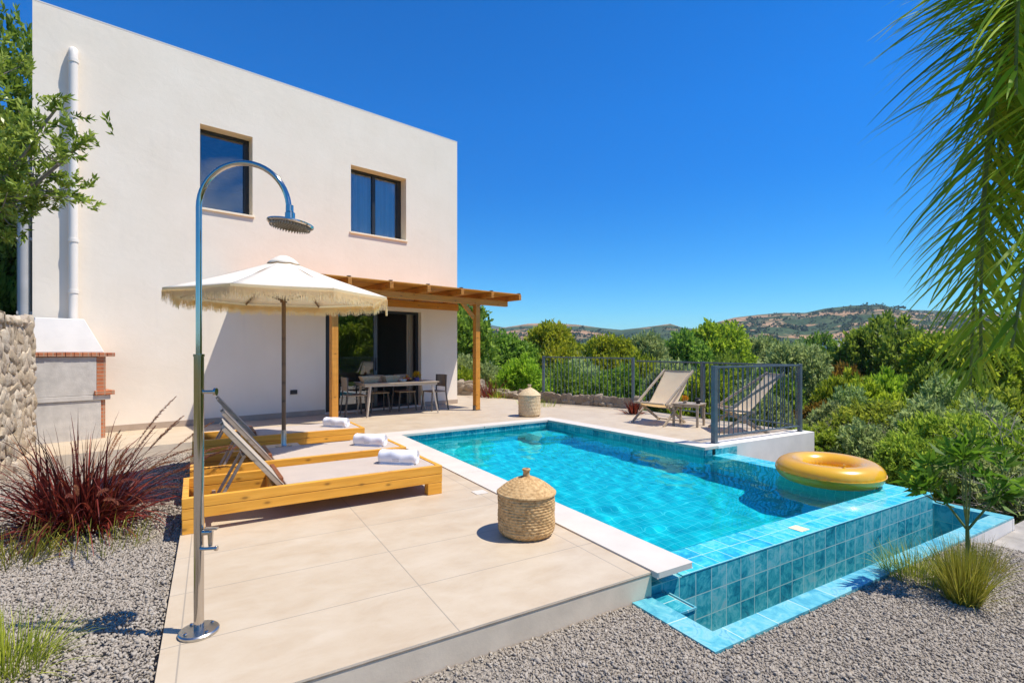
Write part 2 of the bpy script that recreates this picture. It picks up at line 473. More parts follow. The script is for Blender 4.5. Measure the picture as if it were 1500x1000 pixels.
    M['brick'] = tile_mat('orange_brick', [(.05, (.33, .085, .03)), (.4, (.46, .14, .05)), (.8, (.54, .19, .075)), (1, (.42, .12, .05))], w=.105, h=.06, grout=(.42, .30, .20), gw=.006, rough=.6, marb=.8)
    # gravel
    m = Mat('gravel_base'); v = m.coord('Object')
    vo = m.node('ShaderNodeTexVoronoi'); m.link(v, vo.inputs['Vector']); vo.inputs['Scale'].default_value = 55
    c = m.mix(.5, m.ramp(m.noise(v, 2), [(.3, (.29, .25, .195)), (.7, (.34, .295, .235))]), m.ramp(vo.outputs['Color'], [(0, (.20, .175, .145)), (1, (.38, .335, .28))]))
    m.set(Base_Color=c, Roughness=.95); m.bump(vo.outputs['Distance'], 1.0, .02); M['gravel'] = m.m
    m = Mat('gravel_stone'); a = m.node('ShaderNodeAttribute', attribute_name='tint')
    c = m.ramp(a.outputs['Fac'], [(0, (.21, .175, .135)), (.3, (.325, .275, .215)), (.65, (.385, .335, .27)), (.93, (.435, .385, .315)), (1, (.42, .30, .18))])
    m.set(Base_Color=c, Roughness=.85); m.bump(m.noise(m.coord('Object'), 120, 3), .3, .003); M['pebble'] = m.m
    # window glass: dark coated pane
    m = Mat('tinted_glass')
    tr = m.node('ShaderNodeBsdfTransparent'); tr.inputs[0].default_value = (.88, .90, .91, 1)
    gl = m.node('ShaderNodeBsdfGlossy'); gl.inputs['Roughness'].default_value = 0.0; gl.inputs[0].default_value = (.92, .96, 1, 1)
    lw = m.node('ShaderNodeFresnel'); lw.inputs['IOR'].default_value = 1.5
    fac = m.math('ADD', m.math('MULTIPLY', lw.outputs[0], .9), .08, True)
    mx = m.node('ShaderNodeMixShader'); m.link(fac, mx.inputs[0]); m.link(tr.outputs[0], mx.inputs[1]); m.link(gl.outputs[0], mx.inputs[2])
    m.link(mx.outputs[0], m.out.inputs[0]); M['glass'] = m.m
    # pool water
    m = Mat('pool_water')
    g = m.node('ShaderNodeBsdfGlass'); g.inputs['IOR'].default_value = 1.33; g.inputs['Roughness'].default_value = 0.0; g.inputs[0].default_value = (.32, .955, .99, 1)
    m.link(g.outputs[0], m.out.inputs[0]); M['water'] = m.m
    # inflatable
    m = Mat('gold_vinyl'); v = m.coord('Object')
    m.set(Base_Color=m.ramp(m.noise(v, 2.5, 3), [(.3, (.88, .50, .012)), (.7, (.96, .64, .05))]), Roughness=.28)
    m.b.inputs['Coat Weight'].default_value = 1.0; m.b.inputs['Coat Roughness'].default_value = .16
    tr = m.node('ShaderNodeBsdfTranslucent'); tr.inputs[0].default_value = (.97, .62, .06, 1)
    mx = m.node('ShaderNodeMixShader', Fac=.30); m.link(m.b.outputs[0], mx.inputs[1]); m.link(tr.outputs[0], mx.inputs[2]); m.link(mx.outputs[0], m.out.inputs[0])
    M['vinyl'] = m.m
    # plants
    M['leaf_dark'] = foliage('dark_leaf', (0.1, 0.17, 0.02), (0.24, 0.35, 0.04), (0.42, 0.52, 0.07))
    M['leaf_bright'] = foliage('bright_leaf', (0.15, 0.24, 0.016), (0.36, 0.5, 0.03), (0.58, 0.66, 0.06))
    M['leaf_olive'] = foliage('olive_leaf', (0.2, 0.26, 0.08), (0.38, 0.46, 0.15), (0.54, 0.6, 0.25))
    M['leaf_yellow'] = foliage('yellow_green_leaf', (0.2, 0.27, 0.016), (0.44, 0.5, 0.03), (0.62, 0.64, 0.06))
    M['leaf_shrub'] = foliage('shrub_leaf', (0.14, 0.23, 0.022), (0.36, 0.49, 0.045), (0.6, 0.68, 0.09))
    M['leaf_gold'] = foliage('gold_leaf', (.16, .12, .02), (.32, .23, .03), (.45, .30, .04))
    M['leaf_palm'] = foliage('palm_leaflet', (0.16, 0.28, 0.014), (0.36, 0.52, 0.025), (0.62, 0.68, 0.05), trans=.5, rough=.6)
    M['leaf_red'] = foliage('burgundy_blade', (0.04, 0.008, 0.006), (0.16, 0.03, 0.014), (0.42, 0.1, 0.04), trans=.3)
    M['plume'] = foliage('rose_plume', (.28, .085, .05), (.40, .14, .075), (.50, .24, .12), trans=.35)
    M['leaf_grass'] = foliage('grass_blade', (.20, .23, .02), (.42, .41, .04), (.62, .54, .12), trans=.35)
    M['leaf_sapling'] = foliage('sapling_leaf', (0.06, 0.15, 0.012), (0.15, 0.3, 0.02), (0.3, 0.46, 0.04))
    M['leaf_glossy'] = foliage('glossy_leaf', (0.12, 0.18, 0.02), (0.3, 0.39, 0.05), (0.52, 0.58, 0.12), trans=.4, rough=.35)
    M['leaf_far'] = foliage('far_scrub_leaf', (.030, .055, .030), (.055, .090, .045), (.10, .135, .06))
    M['bark'] = simple('bark', (.13, .10, .075), .95, .35, 12, bump=.8, bscale=30)
    M['bark_pale'] = simple('pale_bark', (.22, .19, .15), .95, .3, 12, bump=.8, bscale=30)
    M['stem_green'] = simple('green_stem', (.16, .20, .05), .9, .25, 30)
mats()

# ------------------------------------------------------------------ terrain
EDGE = np.array([(-60, 60), (-1.5, 17.3), (1.05, 14.5), (3.15, 12.8), (5.25, 9.1), (5.0, 7.0), (5.55, 5.0), (6.3, 3.6), (8.0, -4), (12, -40)], float)
def edge_dist(x, y):
    p = np.stack([np.asarray(x, float), np.asarray(y, float)], -1)
    best = np.full(p.shape[:-1], 1e9); sign = np.ones(p.shape[:-1])
    for a, b in zip(EDGE[:-1], EDGE[1:]):
        ab = b - a; t = np.clip(((p - a) @ ab) / (ab @ ab), 0, 1)
        q = p - (a + t[..., None] * ab); d = np.hypot(q[..., 0], q[..., 1])
        sg = np.sign(ab[0] * q[..., 1] - ab[1] * q[..., 0])
        m = d < best - 1e-6
        best = np.where(m, d, best); sign = np.where(m, sg, sign)
    return best * sign
RIDGE_X = np.array([-400, 300, 560, 670, 705, 735, 774, 806, 844, 880, 910, 937, 960, 982, 1007, 1020, 1050, 1076, 1110, 1145, 1180, 1208, 1248, 1292, 1313, 1345, 1400, 1500, 1900, 2600], float)
RIDGE_Y = np.array([470, 472, 474, 480, 482, 480, 474, 473, 475, 480, 483, 480, 477, 474, 482, 484, 472, 465, 461, 458, 458, 452, 447.5, 446, 452, 458, 462, 460, 462, 465], float)
FAR_Y = np.array([470, 470, 470, 474, 472, 478, 484, 484, 484, 485, 486, 486, 486, 486, 480, 481, 485, 486, 486, 486, 480, 470, 462, 456, 453, 453, 455, 456, 462, 465], float)
def fbm(x, y, s, o=4):
    out = np.zeros_like(x); amp = 1.0
    rng = np.random.default_rng(7)
    for k in range(o):
        for _ in range(3):
            a = rng.uniform(0, 6.283); ph = rng.uniform(0, 6.283); f = s * 2 ** k * rng.uniform(.7, 1.3)
            out += amp * np.sin((x * math.cos(a) + y * math.sin(a)) * f + ph + 1.3 * np.sin((y * math.cos(a) - x * math.sin(a)) * f * .7 + ph * 2)) / 3
        amp *= .5
    return out
def terrain(x, y):
    x = np.asarray(x, float); y = np.asarray(y, float)
    d = edge_dist(x, y)
    z = np.interp(d, [-.6, 0, 1.5, 4, 10, 25, 60, 200, 420], [-1.9, -.45, -.95, -1.6, -2.6, -4.2, -6.5, -8, -6])
    z = z + np.clip((d - 2) / 10, 0, 1) * fbm(x, y, .12, 3) * .35
    r = np.hypot(x, y)
    px = np.where(y > .15 * r, CX + F * x / np.maximum(y, 1e-3), np.where(x > 0, 2600, -400))
    cosv = np.clip(y / np.maximum(r, 1e-3), .2, 1)
    for rr, Y, w0 in ((1150., RIDGE_Y, 420.), (2600., FAR_Y, 1500.)):
        top = CAM_H + (HY - np.interp(px, RIDGE_X, Y)) / F * rr * cosv
        t = np.clip((r - w0) / (rr - w0), 0, 1); t = t * t * (3 - 2 * t) * .55 + t ** 1.3 * .45
        b = np.clip((r - rr) / (rr * .5), 0, 1)
        rough = fbm(x, y, 9 / rr * 3, 5)
        h = -6 + (top + 6) * t * (1 - .6 * b) + rough * (rr * .005) * np.clip(t * 4, 0, 1) * np.clip(1.02 - t, .0, 1) * 1.6
        z = np.where(r > w0, np.maximum(z, h), z)
    return z
def tz(x, y): return float(terrain(np.array([x]), np.array([y]))[0])

def build_terrain():
    na = 900
    rad = np.concatenate([np.arange(.5, 16, .45), np.geomspace(16, 420, 70)[1:], np.linspace(440, 1250, 75), np.geomspace(1300, 5200, 30)])
    # finer steps inside the view
    a = np.concatenate([np.linspace(-math.pi, -.95, 90)[:-1], np.linspace(-.95, .95, na), np.linspace(.95, math.pi, 90)[1:-1]])
    A, Rr = np.meshgrid(a, rad)
    X = Rr * np.sin(A); Y = Rr * np.cos(A); Z = terrain(X, Y)
    v = np.stack([X, Y, Z], -1).reshape(-1, 3)
    n = len(a); k = len(rad)
    i, j = np.meshgrid(np.arange(k - 1), np.arange(n), indexing='ij')
    f = np.stack([i * n + j, (i + 1) * n + j, (i + 1) * n + (j + 1) % n, i * n + (j + 1) % n], -1).reshape(-1, 4)[:, ::-1]
    m = Mat('hillside_soil')
    g = m.node('ShaderNodeNewGeometry'); sep = m.node('ShaderNodeSeparateXYZ'); m.link(g.outputs['Position'], sep.inputs[0])
    o = g.outputs['Position']
    ln = m.node('ShaderNodeVectorMath', operation='LENGTH'); m.link(o, ln.inputs[0])
    far = m.ramp(m.math('DIVIDE', ln.outputs['Value'], 700.), [(.35, (0, 0, 0)), (.6, (1, 1, 1))])
    near_c = m.ramp(m.noise(o, .9, 5), [(.3, (.060, .075, .018)), (.5, (.13, .12, .04)), (.7, (.22, .165, .08))])
    mp = m.node('ShaderNodeMapping'); m.link(o, mp.inputs[0]); mp.inputs['Scale'].default_value = (1, 1, 3.2)
    bare = m.noise(mp.outputs[0], .0062, 6, .62, .8)
    bare = m.ramp(bare, [(.515, (0, 0, 0)), (.555, (1, 1, 1))])
    band = m.ramp(m.math('DIVIDE', sep.outputs['Z'], 110.), [(.04, (0, 0, 0)), (.16, (1, 1, 1)), (.60, (1, 1, 1)), (.74, (0.1, .1, .1))])
    bare = m.math('MULTIPLY', bare, band)
    b2 = m.ramp(m.math('DIVIDE', sep.outputs['Z'], 110.), [(.46, (0, 0, 0)), (.52, (1, 1, 1)), (.60, (1, 1, 1)), (.66, (0, 0, 0))])
    n2 = m.ramp(m.noise(mp.outputs[0], .009, 6, .7, .6), [(.43, (0, 0, 0)), (.50, (1, 1, 1))])
    bare = m.math('MAXIMUM', bare, m.math('MULTIPLY', b2, n2))
    vo = m.node('ShaderNodeTexVoronoi'); m.link(o, vo.inputs['Vector']); vo.inputs['Scale'].default_value = .10
    vo2 = m.node('ShaderNodeTexVoronoi'); m.link(o, vo2.inputs['Vector']); vo2.inputs['Scale'].default_value = .045
    dots = m.ramp(vo.outputs['Distance'], [(.32, (1, 1, 1)), (.48, (0, 0, 0))])
    dots2 = m.ramp(vo2.outputs['Distance'], [(.25, (1, 1, 1)), (.42, (0, 0, 0))])
    scrub = m.ramp(m.noise(o, .02, 5, .65), [(.3, (.026, .055, .026)), (.5, (.048, .082, .036)), (.7, (.085, .110, .050))])
    scrub = m.mix(m.math('MULTIPLY', dots, .6), scrub, (.028, .048, .020))
    soil = m.ramp(m.noise(o, .05, 5, .7), [(.3, (.30, .17, .085)), (.55, (.42, .26, .145)), (.75, (.50, .36, .23))])
    soil = m.mix(m.math('MULTIPLY', dots2, .85), soil, (.045, .060, .025))
    farc = m.mix(bare, scrub, soil)
    m.set(Base_Color=m.mix(far, near_c, farc), Roughness=1.0)
    m.b.inputs['Specular IOR Level'].default_value = .1
    ob = np_mesh('terrain', v, f, m.m, smooth=True)
    tag(ob, kind='structure')
build_terrain()

# ------------------------------------------------------------------ house
def wall_grid(mb, x0, x1, z0, z1, holes, y0, y1, m=0, mr=1):
    """wall between y0 (outside) and y1 with rectangular holes (xa, xb, za, zb); the reveals get material mr"""
    xs = sorted({x0, x1, *[h[0] for h in holes], *[h[1] for h in holes]})
    zs = sorted({z0, z1, *[h[2] for h in holes], *[h[3] for h in holes]})
    for a, b in zip(xs[:-1], xs[1:]):
        for c, d in zip(zs[:-1], zs[1:]):
            if any(h[0] < (a + b) / 2 < h[1] and h[2] < (c + d) / 2 < h[3] for h in holes): continue
            mb.add([(a, y0, c), (b, y0, c), (b, y0, d), (a, y0, d)], [(0, 1, 2, 3)], m)
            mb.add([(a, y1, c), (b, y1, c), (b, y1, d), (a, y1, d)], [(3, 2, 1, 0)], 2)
    for a, b, c, d in holes:
        mb.add([(a, y0, c), (a, y1, c), (a, y1, d), (a, y0, d)], [(0, 1, 2, 3)], mr)
        mb.add([(b, y0, c), (b, y1, c), (b, y1, d), (b, y0, d)], [(3, 2, 1, 0)], mr)
        mb.add([(a, y0, d), (b, y0, d), (b, y1, d), (a, y1, d)], [(3, 2, 1, 0)], mr)
        mb.add([(a, y0, c), (b, y0, c), (b, y1, c), (a, y1, c)], [(0, 1, 2, 3)], mr)

HW, HH, HD = 8.37, 7.08, 7.5
house = thing('house', 'two storey white rendered cube house with two dark windows and a sliding door', 'house', HO.w(0, 0), HO.a)
def rect(xa, ya, xb, yb):            # opening from its lower right and upper left corner pixels
    s0, _ = facade(xa, ya); s1, z1 = facade(xb, yb); return s0, s1
W1l = facade(293, 183)[0]; W1r, W1t = facade(370, 201); W1b = facade(370, 317)[1]
W2l = facade(514, 240)[0]; W2r, W2t = facade(595, 262); W2b = facade(595, 353)[1]
Dl = facade(477, 455)[0]; Dr, _ = facade(617, 594); Dt = facade(610, 457)[1]; Db = .03
holes = [(W1l, W1r, W1b, W1t), (W2l, W2r, W2b, W2t), (Dl, Dr, Db, Dt)]
mb = MB()
wall_grid(mb, -HW, 0, -.3, HH, holes, 0, .3)
t = .3
# outer shell: right, back, left; inner faces; parapet top
mb.add([(0, 0, -.3), (0, HD, -.3), (0, HD, HH), (0, 0, HH)], [(0, 1, 2, 3)])
mb.add([(0, HD, -.3), (-HW, HD, -.3), (-HW, HD, HH), (0, HD, HH)], [(0, 1, 2, 3)])
mb.add([(-HW, HD, -.3), (-HW, 0, -.3), (-HW, 0, HH), (-HW, HD, HH)], [(0, 1, 2, 3)])
for (a, b) in (((-t, t), (-t, HD - t)), ((-t, HD - t), (-HW + t, HD - t)), ((-HW + t, HD - t), (-HW + t, t))):
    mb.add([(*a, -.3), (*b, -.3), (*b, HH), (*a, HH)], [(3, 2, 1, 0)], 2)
mb.add([(0, 0, HH), (0, HD, HH), (-HW, HD, HH), (-HW, 0, HH), (-t, t, HH), (-t, HD - t, HH), (-HW + t, HD - t, HH), (-HW + t, t, HH)],
       [(0, 1, 5, 4), (1, 2, 6, 5), (2, 3, 7, 6), (3, 0, 4, 7)])
mb.build('wall', [M['render'], M['reveal'], M['interior']], house)
MB().box(-HW + t + .002, -t - .002, t + .002, HD - t - .002, 6.6, 6.8).build('roof', M['concrete_pale'], house)
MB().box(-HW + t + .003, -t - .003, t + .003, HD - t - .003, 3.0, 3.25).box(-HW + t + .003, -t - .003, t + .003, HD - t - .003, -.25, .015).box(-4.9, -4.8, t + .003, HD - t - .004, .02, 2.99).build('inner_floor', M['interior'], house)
MB().box(-HW - .003, .003, -.003, .32, HH + .001, HH + .018).build('parapet_cap', M['pvc'], house)
# skirting, butted to the door
sk = MB().box(-HW, Dl - .02, -.014, -.001, 0.004, .11).box(Dr + .02, .014, -.014, -.001, .004, .11).box(.001, .014, 0, HD, .004, .11)
sk.build('skirting', simple('skirting_tile', (.44, .34, .25), .5, .1, 5), house)

def window(l, r, b, tp, panes, curtain=None):
    y = .26; f = .055
    fr = MB()
    fr.box(l + .001, r - .001, y, y + .07, tp - f, tp - .001).box(l + .001, r - .001, y, y + .07, b + .001, b + f)
    fr.box(l + .001, l + f, y, y + .07, b + f, tp - f).box(r - f, r - .001, y, y + .07, b + f, tp - f)
    if panes == 2:
        c = (l + r) / 2 - .03; fr.box(c - .04, c + .04, y - .012, y + .06, b + f, tp - f)
        fr.box(r - f - .07, r - f, y - .004, y + .05, b + f, tp - f)
    else: fr.box(r - f - .05, r - f, y - .01, y + .06, b + f, tp - f)
    fo = fr.build('window', M['frame'], house, bevel=.004)
    MB().box(l + f * .5, r - f * .5, y + .028, y + .036, b + f * .5, tp - f * .5).build('pane', M['glass'], fo)
    MB().box(l - .03, r + .03, -.035, y - .001, b - .03, b + .012).build('sill', M['reveal'], fo, bevel=.004)
    if curtain:
        n = 90; vs = []
        for i in range(n + 1):
            u = i / n; x = l + .07 + (r - l - .14) * u
            yy = y + .10 + .045 * math.sin(u * 40) + .015 * math.sin(u * 97 + 1)
            vs += [(x, yy, b + .02), (x, yy, tp - .02)]
        MB().add(vs, [(2 * i, 2 * i + 2, 2 * i + 3, 2 * i + 1) for i in range(n)], 0, True).build('curtain', M['curtain'], fo)
window(W1l, W1r, W1b, W1t, 1)
window(W2l, W2r, W2b, W2t, 2, True)
# sliding door: fixed leaf on the left, the sliding leaf stands open behind it
Dm = facade(551, 500, .2)[0]
y = .14; f = .09
fr = MB().box(Dl + .001, Dr - .001, y, y + .13, Dt - .06, Dt - .001).box(Dl + .001, Dr - .001, y, y + .13, Db + .001, Db + .05)
fr.box(Dl + .001, Dl + .07, y, y + .13, Db + .05, Dt - .06).box(Dr - .07, Dr - .001, y, y + .13, Db + .05, Dt - .06)
door = fr.build('sliding_door', M['frame'], house, bevel=.004)
lf = MB().box(Dl + .07, Dl + .07 + f, y - .006, y + .05, Db + .05, Dt - .06).box(Dm - f, Dm, y - .006, y + .05, Db + .05, Dt - .06, 1)
lf.box(Dl + .07 + f, Dm - f, y - .006, y + .05, Dt - .06 - f, Dt - .06).box(Dl + .07 + f, Dm - f, y - .006, y + .05, Db + .05, Db + .05 + f)
lf.build('leaf_frame', [M['frame'], M['frame_mid']], door, bevel=.004)
MB().box(Dl + .1, Dm - .05, y + .018, y + .026, Db + .1, Dt - .1).build('pane', M['glass'], door)
MB().box(Dm - .06, Dm - .035, y - .03, y - .006, .95, 1.25).build('handle', M['black'], door, bevel=.004)
cs = facade(599.5, 500, .42)[0]
n = 16
MB().add([p for i in range(n + 1) for p in ((cs - .09 + .18 * i / n, .40 + .03 * math.sin(i * 1.7), .03), (cs - .09 + .18 * i / n, .40 + .03 * math.sin(i * 1.7), Dt - .02))],
         [(2 * i, 2 * i + 2, 2 * i + 3, 2 * i + 1) for i in range(n)], 0, True).build('curtain', M['curtain_warm'], door)
# inside, faintly seen: a dark sofa and a kitchen block
MB().box(Dl + .3, Dl + 2.6, 3.2, 4.0, .02, .45).box(Dl + .3, Dl + 2.6, 3.9, 4.15, .45, .85).box(-1.6, -.45, 4.6, 5.2, .02, .95).build('sofa', M['dark_metal'], house, bevel=.04)
# downpipe with clips
s0, z0 = facade(107.5, 70, -.1)
dp = MB(); pr = .062
path = [(s0, .0, z0 - .03), (s0, -.05, z0 - .03), (s0, -.085, z0 - .05), (s0, -.1, z0 - .1), (s0, -.1, z0 - .2), (s0, -.1, .9)]
dp.tube(path, pr, 18)
for z in (z0 - .22, z0 - 1.15, 4.1, 3.25, 2.4, 1.9): dp.lathe([(pr + .001, z - .03), (pr + .01, z - .028), (pr + .01, z + .028), (pr + .001, z + .03)], 18, (s0, -.1, 0))
dp.build('downpipe', M['pvc'], house)
sp = MB().tube([(-HW - .10, .10, -.2), (-HW - .10, .10, 4.55)], .07, 14).tube([(-HW - .08, .34, -.2), (-HW - .08, .34, 4.3)], .06, 14).box(-HW - .2, -HW - .001, .45, .5, -.2, 4.5)
for z in (.8, 2.0, 3.2): sp.box(-HW - .19, -HW - .001, .07, .13, z, z + .05)
sp.build('service_pipe', M['grey_pipe'], house)
sx, sz = facade(430, 574)
MB().box(sx - .07, sx + .07, -.03, -.001, sz - .045, sz + .045).box(sx - .06, sx + .06, -.034, -.03, sz - .01, sz + .035).build('wall_socket', M['black'], house, bevel=.004)

# ------------------------------------------------------------------ patio, gravel, kerb
def hl(s, dep):                       # house-frame point -> pool-frame
    return PO.l(HO.w(s, dep))
dn = 2.07
# where the strip along the house meets the patio's left edge
A0 = Vector(hl(-9.3, -dn)); A1 = Vector(hl(0, -dn)); k = (-3.02 - A0.x) / (A1.x - A0.x); J = A0 + (A1 - A0) * k
patio_poly = [(-3.02, -.041), (-.405, -.041), (-.41, 6.2), (3.36, 6.46), (3.62, 2.82), (6.116, 2.78),
              PO.l((2.98, 12.35)), PO.l((.9, 14.0)), PO.l((-.9, 16.2)), PO.l((-1.7, 16.9)), hl(-.3, 1.5), hl(-.3, .2), hl(-8.3, .2), hl(-9.3, .2), tuple(A0), tuple(J)]
pt = MB().slab(patio_poly, 0.0, -2.2, 0, 1)
pt.box(-3.018, -.408, -.0435, -.0412, -.017, -.010, 2)  # thin dark strip, a painted shadow line under the front tile edge
tag(pt.build('patio', [M['patio'], M['slab_edge'], M['mortar_and_shade']], loc=PO.o, rz=PO.a), kind='structure')
def glz(u, v): return -.02 - .024 * max(0, v - .66)
def gfz(u, v): return -.165 - .030 * (max(u, -.6) + .6) - .16 * min(1, max(0, (u - 2.8) / .9))
def rimv(u): return -.650 + (u + .579) * .0212
GL = [(-3.024, -4.5), (-3.024, J.y - .004), (A0.x, A0.y - .004), (-11, A0.y - .004), (-11, -4.5)]
GF = [(-3.02, -.045), (-.579, -.045), (-.579, -.650), (4.19, -.549), (5.2, -.56), (5.2, -5.2), (-3.02, -5.2)]
gr = MB()
# left bed as a fine sheet so it can slope
gr.slab(GL, glz, -2.4)
gr.slab([(-.6, -.045), (-.579, -.045), (-.579, -.650), (2.8, rimv(2.8)), (2.8, -5.2), (-.6, -5.2)], gfz, -2.4)
gr.slab([(-3.02, -.045), (-.6, -.045), (-.6, -5.2), (-3.02, -5.2)], gfz, -2.4)
gr.slab([(2.8, rimv(2.8)), (3.7, rimv(3.7)), (3.7, -5.2), (2.8, -5.2)], gfz, -2.4)
gr.slab([(3.7, rimv(3.7)), (4.19, -.549), (5.2, -.56), (5.2, -5.2), (3.7, -5.2)], gfz, -2.4)
tag(gr.build('gravel_bed', M['gravel'], loc=PO.o, rz=PO.a), kind='structure')
kb = MB().slab([(3.52, rimv(3.52) - .003), (3.12, -.98), (2.75, -1.55), (3.2, -2.0), (5.4, -2.0), (5.4, -.5), (4.195, -.5), (4.195, -.553)], -.405, -2.0)
tag(kb.build('path', M['concrete'], loc=PO.o, rz=PO.a, bevel=.012), kind='structure')

def in_poly(x, y, poly):
    c = np.zeros(len(x), bool); n = len(poly)
    for i in range(n):
        (x1, y1), (x2, y2) = poly[i], poly[(i + 1) % n]
        cond = ((y1 > y) != (y2 > y)) & (x < (x2 - x1) * (y - y1) / (y2 - y1 + 1e-12) + x1)
        c ^= cond
    return c
def ico():
    t = (1 + 5 ** .5) / 2
    v = np.array([(-1, t, 0), (1, t, 0), (-1, -t, 0), (1, -t, 0), (0, -1, t), (0, 1, t), (0, -1, -t), (0, 1, -t), (t, 0, -1), (t, 0, 1), (-t, 0, -1), (-t, 0, 1)], float)
    v /= np.linalg.norm(v[0])
    f = np.array([(0, 11, 5), (0, 5, 1), (0, 1, 7), (0, 7, 10), (0, 10, 11), (1, 5, 9), (5, 11, 4), (11, 10, 2), (10, 7, 6), (7, 1, 8), (3, 9, 4), (3, 4, 2), (3, 2, 6), (3, 6, 8), (3, 8, 9), (4, 9, 5), (2, 4, 11), (6, 2, 10), (8, 6, 7), (9, 8, 1)])
    return v, f
def rand_rot(rng, n):
    q = rng.normal(size=(n, 4)); q /= np.linalg.norm(q, axis=1)[:, None]
    w, x, y, z = q.T
    return np.stack([np.stack([1 - 2 * (y * y + z * z), 2 * (x * y - z * w), 2 * (x * z + y * w)], -1),
                     np.stack([2 * (x * y + z * w), 1 - 2 * (x * x + z * z), 2 * (y * z - x * w)], -1),
                     np.stack([2 * (x * z - y * w), 2 * (y * z + x * w), 1 - 2 * (x * x + y * y)], -1)], 1)
def pebbles():
    rng = np.random.default_rng(3); vs, fs = ico()
    P = []
    def scatter(n, u0, u1, v0, v1, poly, zf, s0, s1):
        u = rng.uniform(u0, u1, n); v = rng.uniform(v0, v1, n); k = in_poly(u, v, poly); u, v = u[k], v[k]
        z = np.array([zf(a, b) for a, b in zip(u, v)])
        s = rng.uniform(s0, s1, len(u)) * np.exp(rng.normal(0, .22, len(u)))
        P.append(np.stack([u, v, z + s * rng.uniform(.1, .8, len(u)), s], -1))
    scatter(46000, -5.0, -3.03, -.6, 2.6, GL, glz, .0054, .0088)
    scatter(36000, -6.3, -3.03, 2.6, 6.9, GL, glz, .0085, .0135)
    scatter(46000, -2.2, 5.2, -2.0, -.05, GF, gfz, .0054, .0088)
    scatter(42000, -1.6, 3.2, -1.6, -.05, GF, gfz, .0054, .0088)
    P = np.concatenate(P); n = len(P)
    rot = rand_rot(rng, n)
    sc3 = np.stack([np.ones(n) * 1.25, rng.uniform(.7, 1.0, n), rng.uniform(.38, .65, n)], -1)
    jit = 1 + rng.normal(0, .13, (n, 12, 1))
    pts = (vs[None] * jit) * sc3[:, None] * P[:, 3][:, None, None]
    pts = np.einsum('nij,nkj->nki', rot, pts) + P[:, None, :3]
    ff = fs[None] + (np.arange(n) * 12)[:, None, None]
    tint = np.repeat(np.clip(rng.beta(2.2, 2.2, n), 0, 1), 20)
    o = np_mesh('gravel_stones', pts, ff.reshape(-1, 3), M['pebble'], tint=tint, smooth=True)
    o.location = PO.o; o.rotation_euler = (0, 0, PO.a)
    tag(o, 'loose grey gravel stones beside the patio and the pool', kind='stuff')
pebbles()

# ------------------------------------------------------------------ pool
WZ, LZ, FZ = -.112, -.112, -1.15
pool = thing('swimming_pool', 'blue tiled infinity pool with white stone edge and teal overflow channel', 'swimming pool', PO.o, PO.a)
IN = [(-.1, .32), (3.47, .32), (3.47, 2.5), (3.347, 2.54), (3.10, 6.15), (-.115, 5.9)]
bs = MB()
n = len(IN)
for i in range(n):
    a, b = IN[i], IN[(i + 1) % n]
    zt = LZ if i in (0, 1) else -.028
    if i == 2: zt = -.028
    bs.add([(*a, FZ), (*b, FZ), (*b, zt), (*a, zt)], [(3, 2, 1, 0)])
bs.add([(*p, FZ) for p in IN], [tuple(range(n))])
bs.box(2.45, 3.09, 5.35, 5.98, FZ + .002, -.45)
bs.build('basin', M['tile_pool'], pool).cycles.is_caustics_receiver = True
# tile band at the waterline
bd = MB()
for a, b in ((IN[3], IN[4]), (IN[4], IN[5]), (IN[5], (-.1, .33)), ((3.47, 2.5), IN[3])):
    a, b = Vector((*a, 0)), Vector((*b, 0)); d = (b - a).normalized(); nn = Vector((-d.y, d.x, 0)) * .006
    bd.add([a + nn + Vector((0, 0, -.30)), b + nn + Vector((0, 0, -.30)), b + nn + Vector((0, 0, -.026)), a + nn + Vector((0, 0, -.026))], [(3, 2, 1, 0)])
bd.build('waterline_band', M['tile_wall'], pool).cycles.is_caustics_receiver = True
# coping: left, far and right strips with rounded noses, mitred
cp = MB()
def strip(q, z0=-.026, z1=.012): cp.slab(q, z1, z0, bottom=True)
strip([(-.405, -.094), (-.075, -.094), (-.075, 2.9), (-.405, 2.9)])
strip([(-.405, 2.903), (-.075, 2.903), (-.085, 5.87), (-.41, 6.2)])
strip([(-.41, 6.2), (-.085, 5.87), (1.55, 6.002), (1.55, 6.32)])
strip([(1.553, 6.32), (1.553, 6.002), (3.075, 6.125), (3.36, 6.46)])
strip([(3.36, 6.46), (3.075, 6.125), (3.20, 4.4), (3.49, 4.62)])
strip([(3.49, 4.617), (3.20, 4.397), (3.32, 2.51), (3.62, 2.51), (3.62, 2.82)])
cp.build('coping', M['coping'], pool, bevel=.018, seg=4)
# retaining wall under the terrace on the right of the pool
MB().slab([(3.625, 2.51), (6.20, 2.515), (6.20, 2.83), (3.625, 2.815)], .008, -2.2).build('terrace_wall', M['white_plaster'], pool, bevel=.008)
MB().box(3.55, 4.05, 2.500, 2.507, -.35, -.03).build('wall_tile', M['tile_wall'], pool)
# infinity lip
lp = MB()
lp.box(-.40, 3.83, 0, .315, -1.3, LZ - .006)
lp.box(3.474, 3.83, .317, 2.498, -1.3, LZ - .006)
lp.build('overflow_wall', M['tile_wall'], pool)
lt = MB()
lt.box(-.072, 3.834, -.004, .319, LZ - .005, LZ).box(3.472, 3.834, .321, 2.497, LZ - .005, LZ)
lt.build('lip_tile', M['tile_lip'], pool)
